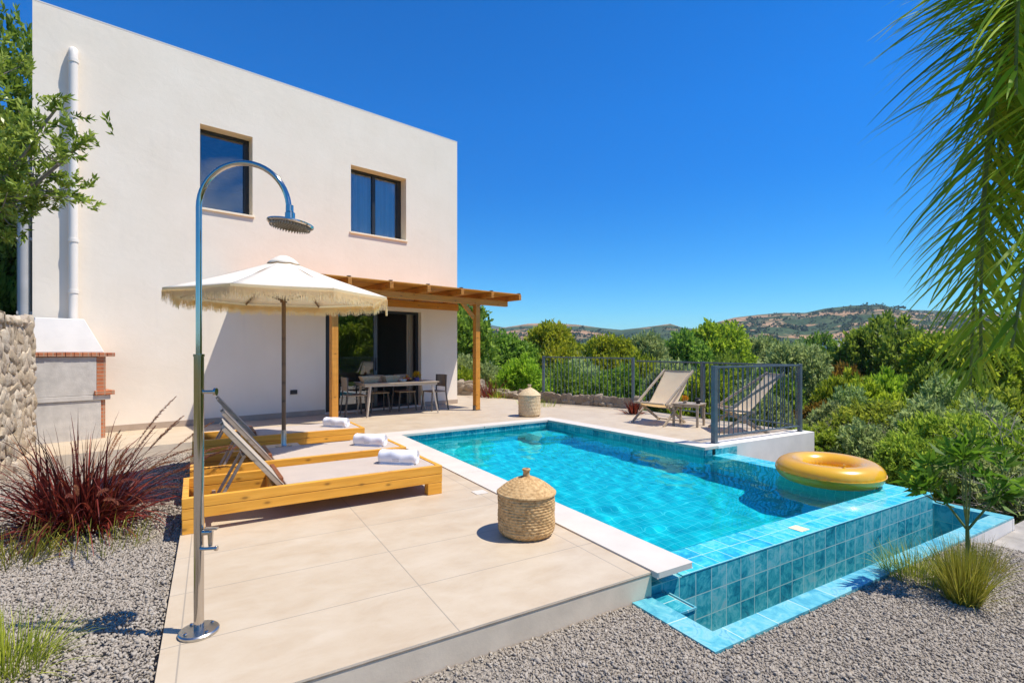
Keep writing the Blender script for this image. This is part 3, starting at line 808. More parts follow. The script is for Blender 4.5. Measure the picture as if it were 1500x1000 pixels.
# overflow channel: rim falls gently to the right
def rz_(u): return -.150 - .026 * (u + .575)
ch = MB()
O_ = [(-.575, -.045), (-.575, -.646), (4.187, -.545), (4.187, 2.49)]
I_ = [(-.415, -.045), (-.415, -.507), (4.04, -.405), (4.04, 2.49)]
for i in range(3):
    q = [O_[i], O_[i + 1], I_[i + 1], I_[i]]
    ch.slab(q if i != 5 else q, lambda x, y: rz_(x), lambda x, y: rz_(x) - .02, bottom=True)
rim = ch.build('channel_rim', M['tile_rim'], pool)
cw = MB()
for i in range(3):
    a, b = I_[i], I_[i + 1]
    cw.add([(*a, -.80), (*b, -.80), (*b, rz_(b[0]) - .021), (*a, rz_(a[0]) - .021)], [(0, 1, 2, 3)])
cw.add([(-.575, -.646, -.8), (4.187, -.545, -.8), (4.187, .01, -.8), (-.575, .01, -.8)], [(0, 1, 2, 3)])
cw.add([(3.82, .01, -.8), (4.187, .01, -.8), (4.187, 2.49, -.8), (3.82, 2.49, -.8)], [(0, 1, 2, 3)])
cw.box(-.412, -.26, -.26, -.003, -.79, -.175)
cw.build('overflow_channel', M['tile_wall'], pool)
co = MB()
a, b = O_[2], O_[3]
co.add([(*a, -1.6), (*b, -1.6), (*b, rz_(b[0]) - .0), (*a, rz_(a[0]) - .0)], [(0, 1, 2, 3)])
co.box(4.150, 4.192, -.548, 2.49, -1.6, rz_(4.187) - .021)
a, b = O_[1], O_[2]
co.add([(*a, -1.6), (*b, -1.6), (*b, rz_(b[0]) - .021), (*a, rz_(a[0]) - .021)], [(0, 1, 2, 3)])
co.build('channel_wall', M['white_plaster'], pool)
MB().box(-.41, -.252, -.268, -.260, -.178, -.165).box(-.259, -.250, -.2595, -.003, -.178, -.165).build('corner_trim', M['tile_rim'], pool)
# skimmer lids
p = PO.l(at(703, 721)); MB().box(p[0] - .065, p[0] + .065, p[1] - .065, p[1] + .065, .001, .005).build('skimmer_lid', M['coping'], pool)
p = PO.l(at(1170, 774, LZ)); MB().box(p[0] - .06, p[0] + .06, p[1] - .06, p[1] + .06, LZ + .0005, LZ + .004).build('skimmer_lid', M['concrete_pale'], pool)

def water():
    nu, nv = 150, 230
    u = np.linspace(-.12, 3.475, nu); v = np.linspace(.316, 6.2, nv)
    U, V = np.meshgrid(u, v)
    rng = np.random.default_rng(5); z = np.zeros_like(U)
    for k in range(26):
        L = rng.uniform(.10, .55); a = rng.uniform(0, 6.283); w = 2 * math.pi / L
        z += .0011 * L / .3 * np.sin(w * (U * math.cos(a) + V * math.sin(a)) + rng.uniform(0, 6.283)) * (.5 + .5 * np.sin(U * rng.uniform(.5, 2) + V * rng.uniform(.5, 2) + rng.uniform(0, 6)))
    damp = np.clip(np.minimum((V - .31) / .4, np.where(V < 2.6, (3.48 - U) / .4, 1)), .15, 1)
    Z = WZ + z * damp * .52
    P = np.stack([U, V, Z], -1).reshape(-1, 3)
    i, j = np.meshgrid(np.arange(nv - 1), np.arange(nu - 1), indexing='ij')
    f = np.stack([i * nu + j, i * nu + j + 1, (i + 1) * nu + j + 1, (i + 1) * nu + j], -1).reshape(-1, 4)
    c = P[f].mean(1)
    keep = in_poly(c[:, 0], c[:, 1], [(-.1, .316), (3.474, .316), (3.474, 2.5), (3.37, 2.56), (3.12, 6.18), (-.12, 5.93)])
    o = np_mesh('water', P, f[keep], M['water'], smooth=True)
    o.location = PO.o; o.rotation_euler = (0, 0, PO.a)
    o.cycles.is_caustics_caster = True                 # sunlight reaches the basin refracted through the real surface
    tag(o, 'clear turquoise water filling the pool', kind='structure')
water()

# ------------------------------------------------------------------ pergola
pg = thing('pergola', 'stained wooden pergola on two posts over the house terrace', 'pergola', HO.w(0, 0), HO.a)
S0, S1 = -5.36, .44; RF = -2.05; PD = -1.635
for s, dd in ((-.60, PD), (facade(489, 600, PD)[0], PD)):
    b = MB().box(s - .065, s + .065, dd - .065, dd + .065, .012, 2.53)
    p = b.build('post', M['beam_v'], pg, bevel=.01)
    MB().box(s - .09, s + .09, dd - .08, dd + .08, .001, .012).box(s - .075, s - .067, dd - .05, dd + .05, .012, .12).box(s + .067, s + .075, dd - .05, dd + .05, .012, .12).build('base_plate', M['steel_dull'], p)
MB().box(S0 + .1, .354, PD - .05, PD + .05, 2.53, 2.67).build('beam', M['beam'], pg, bevel=.006)
MB().box(S0 + .1, -.01, -.085, -.016, 2.50, 2.67).build('ledger', M['beam'], pg, bevel=.006)
MB().bar((-.67, PD, 2.2), (-1.02, PD, 2.55), .06, .09).build('brace', M['beam'], pg, bevel=.005)
nr = 7
for i in range(nr + 0):
    s = .44 - .0 - i * .876 * 1.0
    if s < S0 - .1: break
    MB().box(s - .04, s + .04, RF, -.018, 2.672, 2.80).build('rafter', M['beam_y'], pg, bevel=.006)
rng = random.Random(4)
bb = MB(); yy = RF + .02; k = 0
while yy < -.10:
    w = .135
    bb.box(S0, S1 + .04, yy, yy + w, 2.803 + rng.uniform(0, .002), 2.823 + rng.uniform(0, .003)); yy += w + .002; k += 1
bb.build('roof_boards', M['beam'], pg)
for i in range(nr):
    s = .44 - i * .876
    if s > S0: MB().box(s - .03, s + .03, RF + .015, RF + .09, 2.829, 2.845).build('bracket', M['dark_metal'], pg)

# ------------------------------------------------------------------ loungers, towels, umbrella
LL, LWd, LH = 2.16, .765, .278
def make_lounger():
    """local: x from the foot end (0) back to -LL, y from near side (0) to far side"""
    t = thing('sun_lounger', 'wooden platform sun lounger nearest the camera with a raised taupe backrest and rolled towel', 'sun lounger', LO.o, LO.a, 'wooden sun loungers')
    w = .045; rt, rb = LH, LH - .165
    f = MB()
    for y in (0, LWd - w):
        f.box(-LL, 0, y, y + w, rb + .084, rt).box(-LL, 0, y + .001, y + w - .001, rb, rb + .081)
    f.box(-w - .001, -.001, w + .001, LWd - w - .001, rb, rt).box(-LL + .001, -LL + w, w + .001, LWd - w - .001, rb, rt)
    f.box(-.75, -.70, w + .001, LWd - w - .001, rb, rt - .05).box(-1.50, -1.44, w + .001, LWd - w - .001, rb, rt - .05)
    f.build('frame', M['pine'], t, bevel=.004)
    for x in (-.15, -LL + .002):
        for y in (.002, LWd - .092):
            MB().box(x, x + .148, y, y + .09, 0.0, rb - .002).build('leg', M['pine'], t, bevel=.004)
    mt = MB().box(-1.42, -w - .012, w + .008, LWd - .004, rt - .055, rt + .004)
    mt.build('mattress', M['mattress'], t, bevel=.012)
    MB().box(-1.47, -1.435, w + .03, LWd - w - .03, rt - .05, rt + .055).build('hinge_block', M['redwood'], t, bevel=.004)
    # backrest, leaning away from the foot end
    px, pz = -1.43, rt - .02; ux, uz = -math.cos(R(51)), math.sin(R(51)); L = .69
    M4 = Matrix(((ux, 0, uz, px), (0, 1, 0, 0), (uz, 0, -ux, pz), (0, 0, 0, 1)))       # x along the board, z up out of its face
    b = MB()
    BW = .53
    b.box(0, L, .055, .105, -.036, 0, 0, M4).box(0, L, BW - .05, BW, -.036, 0, 0, M4)
    for x in (.03, .2, .37, .54, L - .06): b.box(x, x + .045, .106, BW - .051, -.032, -.010, 0, M4)
    bo = b.build('backrest', M['greywood'], t, bevel=.003)
    MB().box(.01, L + .02, .052, BW + .003, .001, .010, 0, M4).build('backrest_pad', M['mattress_dark'], bo, bevel=.004)
    st = MB()
    for y in (.16, BW - .10):
        p = M4 @ Vector((.40, y, -.05)); st.bar(p, (px - .50, y, .135), .03, .022)
    p = M4 @ Vector((.40, .13, -.06)); q = M4 @ Vector((.40, BW - .07, -.06)); st.bar(p, q, .025, .025)
    st.bar((px - .50, .05, .135), (px - .50, LWd - .05, .135), .03, .03)
    st.build('prop', M['greywood'], bo, bevel=.002)
    return t
L1 = make_lounger()
n_ = LO.y
LP = [Vector((-.69, 5.0, 0)), Vector((-1.25, 5.975, 0)), Vector((-2.18, 7.48, 0))]
L2 = dup(L1, LP[1], label='middle wooden platform sun lounger of three, just in front of the fringed parasol pole')
L3 = dup(L1, LP[2], label='farthest wooden platform sun lounger, nearest to the house and pergola post')

def make_towel():
    t = thing('rolled_towel', 'rolled white towel on the lounger nearest the camera', 'towel', (0, 0, 0), LO.a, 'rolled white towels')
    mb = MB(); h = .19; Rr = .072; n = 40
    def prof(a): return Rr * (1 + .03 * math.sin(3 * a + 1)) * (1 - .10 * max(0, -math.sin(a)) ** 3)
    xs = [-h, -h + .012, -h + .04, -.06, -.058, 0, .058, .06, h - .04, h - .012, h]
    sc_ = [.90, .98, 1.0, 1.0, 1.03, 1.03, 1.03, 1.0, 1.0, .98, .90]
    vs = []
    for x, s in zip(xs, sc_):
        for k in range(n):
            a = 2 * math.pi * k / n; r = prof(a) * s
            vs.append((x, r * math.cos(a), Rr * .93 + r * math.sin(a)))
    mb.add(vs, [(i * n + k, (i + 1) * n + k, (i + 1) * n + (k + 1) % n, i * n + (k + 1) % n) for i in range(len(xs) - 1) for k in range(n)], 0, True)
    for sgn, b in ((-1, 0), (1, (len(xs) - 1) * n)):        # spiral ends
        x = sgn * h; sp = []
        m = 110
        for i in range(m + 1):
            u = i / m; a = u * 2 * math.pi * 4.2; r0 = .004 + (Rr * .88 - .004) * u
            for rr, dx in ((r0, -.006), (r0 + .007, .004), (r0 + .0125, -.006)):
                sp.append((x + sgn * dx, rr * math.cos(a), Rr * .93 + rr * math.sin(a)))
        mb.add(sp, [(i * 3 + j, i * 3 + j + 1, i * 3 + j + 4, i * 3 + j + 3) for i in range(m) for j in (0, 1)], 0, True)
        mb.add([vs[b + k] for k in range(n)], [tuple(range(n)) if sgn > 0 else tuple(reversed(range(n)))], 0)
    # loose hem at the bottom
    mb.box(-h + .012, h - .012, -.068, -.015, .001, .009)
    mb.build('towel_roll', M['towel'], t, angle=50)
    em = MB(); gm = simple('grey_thread', (.36, .35, .38), .9, .1, 30)
    def on(x, a, w, hh):
        r = Rr * 1.03 + .004
        p = lambda xx, aa: (xx, r * math.cos(aa), Rr * .93 + r * math.sin(aa))
        em.add([p(x, a), p(x + w, a), p(x + w, a + hh), p(x, a + hh)], [(0, 1, 2, 3)])
    for i in range(6): on(-.032 + i * .011, R(210) - R(14) * 1, .007, R(6))
    for i in range(9): on(-.036 + i * .008, R(210) - R(26), .005, R(4))
    em.build('emblem', gm, t)
    return t
T1 = make_towel()
for i, (P, lab) in enumerate(zip(LP, (None, 'rolled white towel with a grey emblem on the middle wooden lounger', 'rolled white towel on the farthest lounger, beside the pergola post'))):
    loc = P - LO.x * .345 + LO.y * .29 + Vector((0, 0, LH + .004))
    if i == 0: T1.location = loc; T1.rotation_euler = (0, 0, R(-10))
    else: dup(T1, loc, R(-10 - 4 * i), lab)

# parasol
UC = Vector((-2.72, 6.02, 0))
um = thing('parasol', 'cream fringed parasol on a brown pole between the wooden loungers', 'parasol', UC, 0)
MB().box(-.19, .19, -.16, .22, 0, .27).build('base_block', M['concrete_pale'], um, rz=LO.a, bevel=.01)
MB().lathe([(.09, .275), (.09, .287), (.035, .290), (.03, .30), (.03, .46), (.027, .462), (.027, .47)], 20).build('base_sleeve', M['steel_dull'], um)
MB().tube([(0, 0, .3), (0, 0, 2.47)], .024, 14).lathe([(.024, 1.98), (.04, 1.985), (.04, 2.04), (.024, 2.045)], 14).build('pole', M['pole_wood'], um)
URad, UZ, UA = 1.215, 2.05, [R(2 - 45 * k) for k in range(8)]
cv = MB()
nr_, ns = 10, 6
def canopy_pt(k, sfrac, r):
    a0, a1 = UA[k], UA[(k + 1) % 8]
    p = Vector((math.cos(a0), math.sin(a0), 0)) * (1 - sfrac) + Vector((math.cos(a1), math.sin(a1), 0)) * sfrac
    sag = .022 * math.sin(math.pi * sfrac) * r * (1.2 - r)
    z = UZ + .445 * (1 - r) - .012 * math.sin(math.pi * r) - sag * .7
    return (p.x * URad * r * (1 - .015 * math.sin(math.pi * sfrac) * r), p.y * URad * r * (1 - .015 * math.sin(math.pi * sfrac) * r), z)
for k in range(8):
    vs = [canopy_pt(k, j / ns, .03 + .97 * i / nr_) for i in range(nr_ + 1) for j in range(ns + 1)]
    cv.add(vs, [(i * (ns + 1) + j, (i + 1) * (ns + 1) + j, (i + 1) * (ns + 1) + j + 1, i * (ns + 1) + j + 1) for i in range(nr_) for j in range(ns)], 0, True)
can = cv.build('canopy', M['canvas'], um, angle=12)
sol = can.modifiers.new('solid', 'SOLIDIFY'); sol.thickness = .004; sol.offset = -1
# vent cap with scalloped rim
vc = MB(); n = 64; vs = []
for (r, z) in ((.005, .492), (.05, .487), (.10, .462), (.15, .425), (.185, .396)):
    for k in range(n):
        a = 2 * math.pi * k / n
        zz = z - (.012 * abs(math.sin(4 * (a - R(2)))) if r > .16 else 0)
        vs.append((r * math.cos(a), r * math.sin(a), UZ + zz))
vc.add(vs, [(j * n + k, (j + 1) * n + k, (j + 1) * n + (k + 1) % n, j * n + (k + 1) % n) for j in range(4) for k in range(n)], 0, True)
vcap = vc.build('vent_cap', M['canvas'], um)
sol = vcap.modifiers.new('solid', 'SOLIDIFY'); sol.thickness = .004
# valance and fringe
rng = np.random.default_rng(11)
va = MB(); fv, ff, ft = [], [], []
for k in range(8):
    m = 12
    vs = []
    for j in range(m + 1):
        x, y, z = canopy_pt(k, j / m, 1.0)
        vs += [(x * 1.003, y * 1.003, z + .002), (x * 1.006, y * 1.006, z - .028)]
    va.add(vs, [(2 * j, 2 * j + 1, 2 * j + 3, 2 * j + 2) for j in range(m)], 0, True)
    N = 330
    for q in range(N):
        for layer in (0, 1):
            s = (q + rng.uniform(-.6, .6)) / N
            x, y, z = canopy_pt(k, min(1, max(0, s)), 1.0)
            d = Vector((x, y, 0)).normalized(); tn = Vector((-d.y, d.x, 0))
            L = rng.uniform(.055, .078) if layer == 0 else rng.uniform(.085, .125)
            L += .012 * math.sin(s * 30 + k)
            ww = rng.uniform(.0015, .0032)
            swing = rng.normal(0, .008); out = 1.004 + layer * .003 + rng.uniform(0, .004)
            z0_ = z - .022 - layer * .004
            a = Vector((x * out, y * out, z0_)); mid = a + tn * swing * .5 + Vector((0, 0, -L * .55)); b = a + tn * swing + d * rng.normal(0, .006) + Vector((0, 0, -L))
            i0 = len(fv)
            fv += [a - tn * ww, a + tn * ww, mid - tn * ww, mid + tn * ww, b - tn * ww * .6, b + tn * ww * .6]
            ff += [(i0, i0 + 1, i0 + 3, i0 + 2), (i0 + 2, i0 + 3, i0 + 5, i0 + 4)]; ft += [0, 0]
va.build('valance', M['fringe'], um)
np_mesh('fringe', np.array([tuple(p) for p in fv]), ff, M['fringe'], um)
a = UA[0]; x, y = math.cos(a) * URad, math.sin(a) * URad
MB().tube([(x * 1.0, y, UZ - .02), (x * 1.0, y, UZ - .15)], .004, 6).tube([(x * 1.0, y, UZ - .14), (x, y, UZ - .155), (x, y, UZ - .22)], [.010, .014, .012], 8).build('tassel', M['fringe'], um)
for k in range(8):
    a = UA[k]; c, s = math.cos(a), math.sin(a)
    rb = MB().bar((c * .03, s * .03, UZ + .42), (c * URad * .99, s * URad * .99, UZ - .012), .018, .014).build('rib', M['pole_wood'], um)
    MB().bar((c * .035, s * .035, 2.01), (c * .62, s * .62, UZ + .165), .014, .012).build('strut', M['pole_wood'], rb)

# ------------------------------------------------------------------ outdoor shower
SH = Vector((-1.562, 2.52, 0))
sh = thing('outdoor_shower', 'polished steel garden shower with curved arm on the patio edge', 'shower', SH, R(6))
MB().lathe([(.088, 0), (.090, .004), (.090, .014), (.084, .020), (.034, .022)], 36).build('base_flange', M['steel_dull'], sh)
for k in range(4):
    a = R(45 + 90 * k + 10); MB().lathe([(.008, .021), (.009, .026), (.006, .030)], 6, (.066 * math.cos(a), .066 * math.sin(a), 0)).build('bolt', M['steel'], sh)
MB().lathe([(.0225, .02), (.0225, 1.375), (.025, 1.376), (.025, 1.388), (.015, 1.389)], 32).build('lower_tube', M['steel'], sh)
ar = [(0, 0, 1.38), (0, 0, 1.7), (0, 0, 2.12)]
ra = .216
for k in range(1, 25):
    a = math.pi * k / 24 * .97
    ar.append((ra - ra * math.cos(a), 0, 2.12 + ra * 1.06 * math.sin(a)))
e = ar[-1]
MB().tube(ar, .0138, 20).build('curved_arm', M['steel'], sh)
hd = MB().lathe([(.0185, -.005), (.0185, .03), (.0165, .031)], 20, (e[0] + .004, 0, e[2] - .03)).lathe([(.024, 0), (.024, .030), (.018, .036)], 20, (e[0] + .006, 0, e[2] - .068))
hd.build('coupling', M['steel'], sh)
hr = MB().lathe([(.001, .002), (.112, -.006), (.1195, .001), (.1195, .008), (.05, .022), (.02, .030)], 48)
hro = hr.build('rain_head', M['steel'], sh); hro.scale = (.93, .93, .93)
hro.location = (e[0] + .008, 0, e[2] - .098); hro.rotation_euler = (R(-3), R(6), 0)
nz = MB()
for i in range(1, 8):
    for k in range(6 * i):
        a = 2 * math.pi * k / (6 * i); r = .0145 * i
        nz.lathe([(.0028, -.012), (.0032, -.002)], 5, (r * math.cos(a), r * math.sin(a), -.001 - r * .06))
nz.build('nozzle', M['taupe'], hro)
kn = MB().tube([(.020, 0, 1.20), (.075, 0, 1.20)], .009, 12).tube([(.073, 0, 1.20), (.084, 0, 1.20)], [.020, .019], 20)
kn.build('towel_peg', M['steel'], sh)
ta = MB().tube([(.018, 0, .50), (.055, 0, .50)], .015, 14).tube([(.055, 0, .503), (.055, 0, .43)], [.014, .010], 12).tube([(.015, -.02, .425), (.09, -.02, .425)], .008, 10).tube([(.086, -.02, .425), (.098, -.02, .425)], .013, 12).box(.03, .09, -.012, .012, .512, .522)
ta.build('foot_tap', M['steel'], sh, bevel=.001)

# ------------------------------------------------------------------ lidded baskets
def weave_body(name, parent, mat, Rb, H, n, rows, shoulder=.03, foot=.05):
    mb = MB(); ns_ = n; prof = []
    cols = []
    vs = []
    m = rows * 4
    for j in range(m + 1):
        t = j / m; z = H * t
        r = Rb
        if z < foot: r = Rb * (.84 + .16 * math.sin(z / foot * math.pi / 2))
        if z > H - shoulder: r = Rb * (1 - .05 * ((z - H + shoulder) / shoulder) ** 2)
        row = int(t * rows); ph = (t * rows) % 1
        for k in range(ns_):
            a = 2 * math.pi * k / ns_
            b = math.sin(math.pi * ph) ** .7 if 0 < ph < 1 else 0
            wv = .5 + .5 * math.sin(a * ns_ / 5 + (math.pi if row % 2 else 0) + .6 * math.sin(row * 2.1))
            rr = r + .0075 * b * (.35 + .65 * wv) + .002 * math.sin(a * 5 + row)
            vs.append((rr * math.cos(a), rr * math.sin(a), z))
    mb.add(vs, [(j * ns_ + k, j * ns_ + (k + 1) % ns_, (j + 1) * ns_ + (k + 1) % ns_, (j + 1) * ns_ + k) for j in range(m) for k in range(ns_)], 0, True)
    mb.add([vs[k] for k in range(ns_)], [tuple(reversed(range(ns_)))])
    return mb.build(name, mat, parent, angle=80)
def weave_lid(name, parent, mat, Rl, z0, zs, zn, rn, n=120, rows=9):
    mb = MB(); vs = []; m = rows * 4
    for j in range(m + 1):
        t = j / m; ph = (t * rows) % 1
        r = Rl * (1 - t) + rn * t
        z = z0 + (zs - z0) * (t ** .85) + .010 * math.sin(math.pi * t)
        for k in range(n):
            a = 2 * math.pi * k / n
            b = .006 * math.sin(math.pi * ph) * (.6 + .4 * math.sin(a * 30 + (math.pi if int(t * rows) % 2 else 0)))
            vs.append((r * math.cos(a), r * math.sin(a), z + b))
    mb.add(vs, [(j * n + k, j * n + (k + 1) % n, (j + 1) * n + (k + 1) % n, (j + 1) * n + k) for j in range(m) for k in range(n)], 0, True)
    mb.lathe([(Rl * .98, z0 - .015), (Rl + .007, z0 - .012), (Rl + .008, z0), (Rl * .985, z0 + .008)], n)
    mb.lathe([(rn * 1.15, zs - .012), (rn, zs + .01), (rn * .95, zn - .02), (rn * 1.15, zn - .014), (rn * 1.28, zn - .005), (rn * 1.15, zn), (rn * .7, zn + .001), (rn * .6, zn - .015)], 24)
    return mb.build(name, mat, parent, angle=70)
b1 = thing('wicker_basket', 'brown seagrass lidded basket standing at the near pool edge', 'basket', at(771, 780), R(20))
weave_body('basket_body', b1, M['wicker'], .215, .315, 150, 15)
weave_lid('lid', b1, M['wicker'], .222, .325, .438, .497, .026)
MB().box(-.012, .012, -.19, -.17, 0, .02).build('foot_tab', M['wicker'], b1)
b2 = thing('wicker_basket', 'pale round basket with pointed lid beyond the far pool edge', 'basket', at(775.5, 609), 0)
weave_body('basket_body', b2, M['wicker_pale'], .238, .46, 110, 6, .02, .05)
weave_lid('lid', b2, M['wicker_pale'], .243, .465, .615, .685, .035, 100, 10)

# ------------------------------------------------------------------ barbecue
bq = thing('barbecue', 'masonry garden barbecue with white hood and orange brick edge against the house', 'barbecue', HO.w(-8.33, -.80, -.10), HO.a + R(9))
# local: x to the right along the facade, y into the house; the hearth opens to the right
W = .80
bz = MB()
bz.box(-.02, W, 0, .55, 0, .72)
bz.build('base', M['cast_concrete'], bq, bevel=.008)
MB().box(-.03, W + .12, -.02, .57, .722, .80).build('slab', M['cast_concrete'], bq, bevel=.006)
MB().box(W + .002, W + .06, .02, .09, 0, .72).box(W + .002, W + .06, .46, .53, 0, .72).build('brick_leg', M['brick'], bq, bevel=.004)
MB().box(-.03, W - .06, -.01, .56, .802, 1.42).build('firebox', M['cast_concrete'], bq, bevel=.008)
for y_ in (-.004, .50): MB().box(W - .058, W + .06, y_, y_ + .054, .802, 1.42).build('brick_jamb', M['brick'], bq, bevel=.004)
MB().box(W - .09, W + .17, -.05, .60, .802, .872).build('brick_shelf', M['brick'], bq, bevel=.006)
br = MB(); rng_ = random.Random(2)
x = -.06
while x < W + .10:
    br.box(x, x + .098, -.045 - rng_.uniform(0, .006), .59, 1.423, 1.485); x += .104
br.build('brick_course', M['brick'], bq, bevel=.005)
hdm = MB(); z0_, z1_ = 1.488, 2.02
q0 = [(-.045, -.03), (W + .04, -.03), (W + .04, .58), (-.045, .58)]; q1 = [(.02, .06), (W - .20, .06), (W - .20, .50), (.02, .50)]
vs = [(*p, z0_) for p in q0] + [(*p, z1_) for p in q1]
hdm.add(vs, [(0, 1, 5, 4), (1, 2, 6, 5), (2, 3, 7, 6), (3, 0, 4, 7), (4, 5, 6, 7), (3, 2, 1, 0)])
hdm.build('hood', M['white_plaster'], bq, bevel=.01)

# ------------------------------------------------------------------ stone walls
def stone_wall(name, label, a, b, thick, zb, zt, size, seed, cat='stone wall', mat=None, jag=1.0):
    """dry stones filling the faces of a wall from a to b (plan), with an earth core"""
    a, b = Vector((*a, 0)), Vector((*b, 0)); d = b - a; Lw = d.length
    t = thing(name, label, cat, a, math.atan2(d.y, d.x))
    rng = np.random.default_rng(seed)
    e = size * .35
    MB().box(e * .6, Lw - e * .6, e, thick - e, zb, zt - e).build('core', M['mortar_and_shade'], t, bevel=.02)
    vs, fs = ico()
    # subdivide once
    mid = {}; V = [tuple(x) for x in vs]; Fn = []
    def md(i, j):
        k = (min(i, j), max(i, j))
        if k not in mid:
            p = np.array(V[i]) + np.array(V[j]); V.append(tuple(p / np.linalg.norm(p))); mid[k] = len(V) - 1
        return mid[k]
    for (i, j, k) in fs:
        x, y, z = md(i, j), md(j, k), md(k, i); Fn += [(i, x, z), (x, j, y), (z, y, k), (x, y, z)]
    V = np.array(V); Fn = np.array(Fn)
    P, S = [], []
    def fill(axis_w, axis_h, place):
        z = 0
        while z < axis_h:
            h = size * rng.uniform(.6, 1.5); x = -size * rng.uniform(0, .8)
            while x < axis_w:
                w = size * rng.uniform(.75, 1.8)
                P.append(place(x + w / 2, z + h / 2 + rng.normal(0, size * .12))); S.append((w * .60, size * .34, h * .66)); x += w * .95
            z += h * .92
    fill(Lw, zt - zb - size * .3, lambda x, z: (x, e * 1.0, zb + z))
    fill(Lw, zt - zb - size * .3, lambda x, z: (x, thick - e, zb + z))
    n0 = len(P)
    z = 0
    while z < zt - zb - size * .2:
        h = size * rng.uniform(.7, 1.2)
        for xx in (e * .7, Lw - e * .7):
            y = size * .4
            while y < thick - size * .2:
                P.append((xx, y, zb + z + h / 2)); S.append((size * .42, size * .5, h * .56)); y += size * .8
        z += h * .9
    y = e
    while y < thick:
        x = 0
        while x < Lw:
            w = size * rng.uniform(.8, 1.7); P.append((x + w / 2, y, zt - e + rng.normal(0, size * .08))); S.append((w * .54, size * .5, size * .42)); x += w * .92
        y += size * .8
    P = np.array(P); S = np.array(S); n = len(P)
    ang = rng.normal(0, .45 * jag, n); c, s = np.cos(ang), np.sin(ang)
    # boxy rounded stones with dents
    Vb = np.sign(V) * np.abs(V) ** .5
    pts = Vb[None] * (1 + rng.normal(0, .07, (n, len(V), 1))) * S[:, None] * np.exp(rng.normal(0, .16, (n, 1, 3)))
    pts = pts + np.einsum('nij,kj->nki', rng.normal(0, .22 * jag, (n, 3, 3)), Vb) * S[:, None] * .55
    x = pts[..., 0] * c[:, None] - pts[..., 2] * s[:, None]; zz = pts[..., 0] * s[:, None] + pts[..., 2] * c[:, None]
    pts = np.stack([x, pts[..., 1], zz], -1) + P[:, None]
    ff = Fn[None] + (np.arange(n) * len(V))[:, None, None]
    np_mesh('stone_face', pts, ff.reshape(-1, 3), mat or M['stone'], t, np.repeat(rng.uniform(0, 1, n), len(Fn)), smooth=True).data.set_sharp_from_angle(angle=R(38))
    return t
stone_wall('stone_wall', 'tall pale rubble stone wall beside the barbecue', (-5.75, 5.45), (-6.83, 7.22), .6, -.3, 1.83, .12, 1)
stone_wall('stone_wall', 'low stone kerb wall under the long patio railing', PO.l((0, 0)) and (.80, 14.02), (2.94, 12.42), .28, -.5, .11, .15, 2, mat=M['stone_tan'], jag=.35)
stone_wall('stone_wall', 'low stone wall between the house corner and the railing, in front of red leaved plants', (-.95, 16.1), (.70, 14.25), .30, -.5, .17, .18, 3, mat=M['stone_tan'], jag=.35)
stone_wall('stone_wall', 'short block of pale stone wall at the right house corner', (-1.75, 16.3), (-1.05, 16.2), .4, -.2, .34, .24, 6, mat=M['stone_tan'], jag=.35)

# ------------------------------------------------------------------ railings
def railing(label, a, za, b, zb, h, posts, lift=.10):
    a, b = Vector((*a, za)), Vector((*b, zb)); t = thing('railing', label, 'railing', a, 0, 'blue grey metal railings')
    d = b - a; L = d.length; u = d / L; ang = math.atan2(d.y, d.x)
    for q, big in posts:
        p = u * (L * q); w = .030 if not big else .036
        MB().box(-w, w, -w, w, 0, h + .01).box(-w - .02, w + .02, -w - .02, w + .02, 0, .008).build('post', M['fence'], t, bevel=.003, loc=p, rz=ang)
    r = MB().bar(Vector((0, 0, h - .015)) + u * .03, d + Vector((0, 0, h - .015)) - u * .03, .045, .03)
    r.build('top_rail', M['fence'], t, bevel=.002)
    MB().bar(Vector((0, 0, lift)) + u * .03, d + Vector((0, 0, lift)) - u * .03, .04, .022).build('bottom_rail', M['fence'], t, bevel=.002)
    n = int(L / .112)
    for k in range(1, n):
        p = u * (L * k / n)
        if any(abs(L * k / n - L * q) < .05 for q, _ in posts): continue
        MB().bar(p + Vector((0, 0, lift + .011)), p + Vector((0, 0, h - .03)), .014, .014).build('baluster', M['fence'], t)
    return t
P1, P2, P3, P4 = (.88, 14.08), (2.98, 12.44), (5.03, 8.83), (3.085, 7.70)
railing('long blue grey railing on the low stone wall at the back of the patio', P1, .13, P2, .11, 1.14, ((0, 0), (1, 0)))
railing('blue grey railing along the right patio edge behind the deck chairs', (P2[0] + .06, P2[1] - .09), .02, (P3[0] - .045, P3[1] + .08), .008, 1.17, ((.5, 0),))
railing('short blue grey railing with thick end post beside the pool corner', P4, .008, P3, .008, 1.17, ((0, 1), (1, 0)))

# ------------------------------------------------------------------ dining table, chairs, things on it
TC = Vector((-2.62, 11.48, 0)); TA = R(31)
TF = Frame(TC, 31)
tb = thing('dining_table', 'long taupe metal dining table under the pergola', 'table', TC, TA)
TL, TW, TH = .86, .43, .725
MB().box(-TL, TL, -TW, TW, TH - .022, TH).build('tabletop', M['greywood'], tb, bevel=.004)
MB().box(-TL + .04, TL - .04, -TW + .03, -TW + .06, TH - .075, TH - .024).box(-TL + .04, TL - .04, TW - .06, TW - .03, TH - .075, TH - .024).box(-TL + .04, -TL + .07, -TW + .061, TW - .061, TH - .075, TH - .024).box(TL - .07, TL - .04, -TW + .061, TW - .061, TH - .075, TH - .024).build('apron', M['taupe'], tb, bevel=.003)
for sx in (-1, 1):
    for sy in (-1, 1):
        MB().bar((sx * (TL - .16), sy * (TW - .06), TH - .03), (sx * (TL - .02 - (.06 if sx < 0 else -.0)), sy * (TW - .02), 0.0), .055, .04, taper=.7).build('leg', M['taupe'] , tb, bevel=.003)
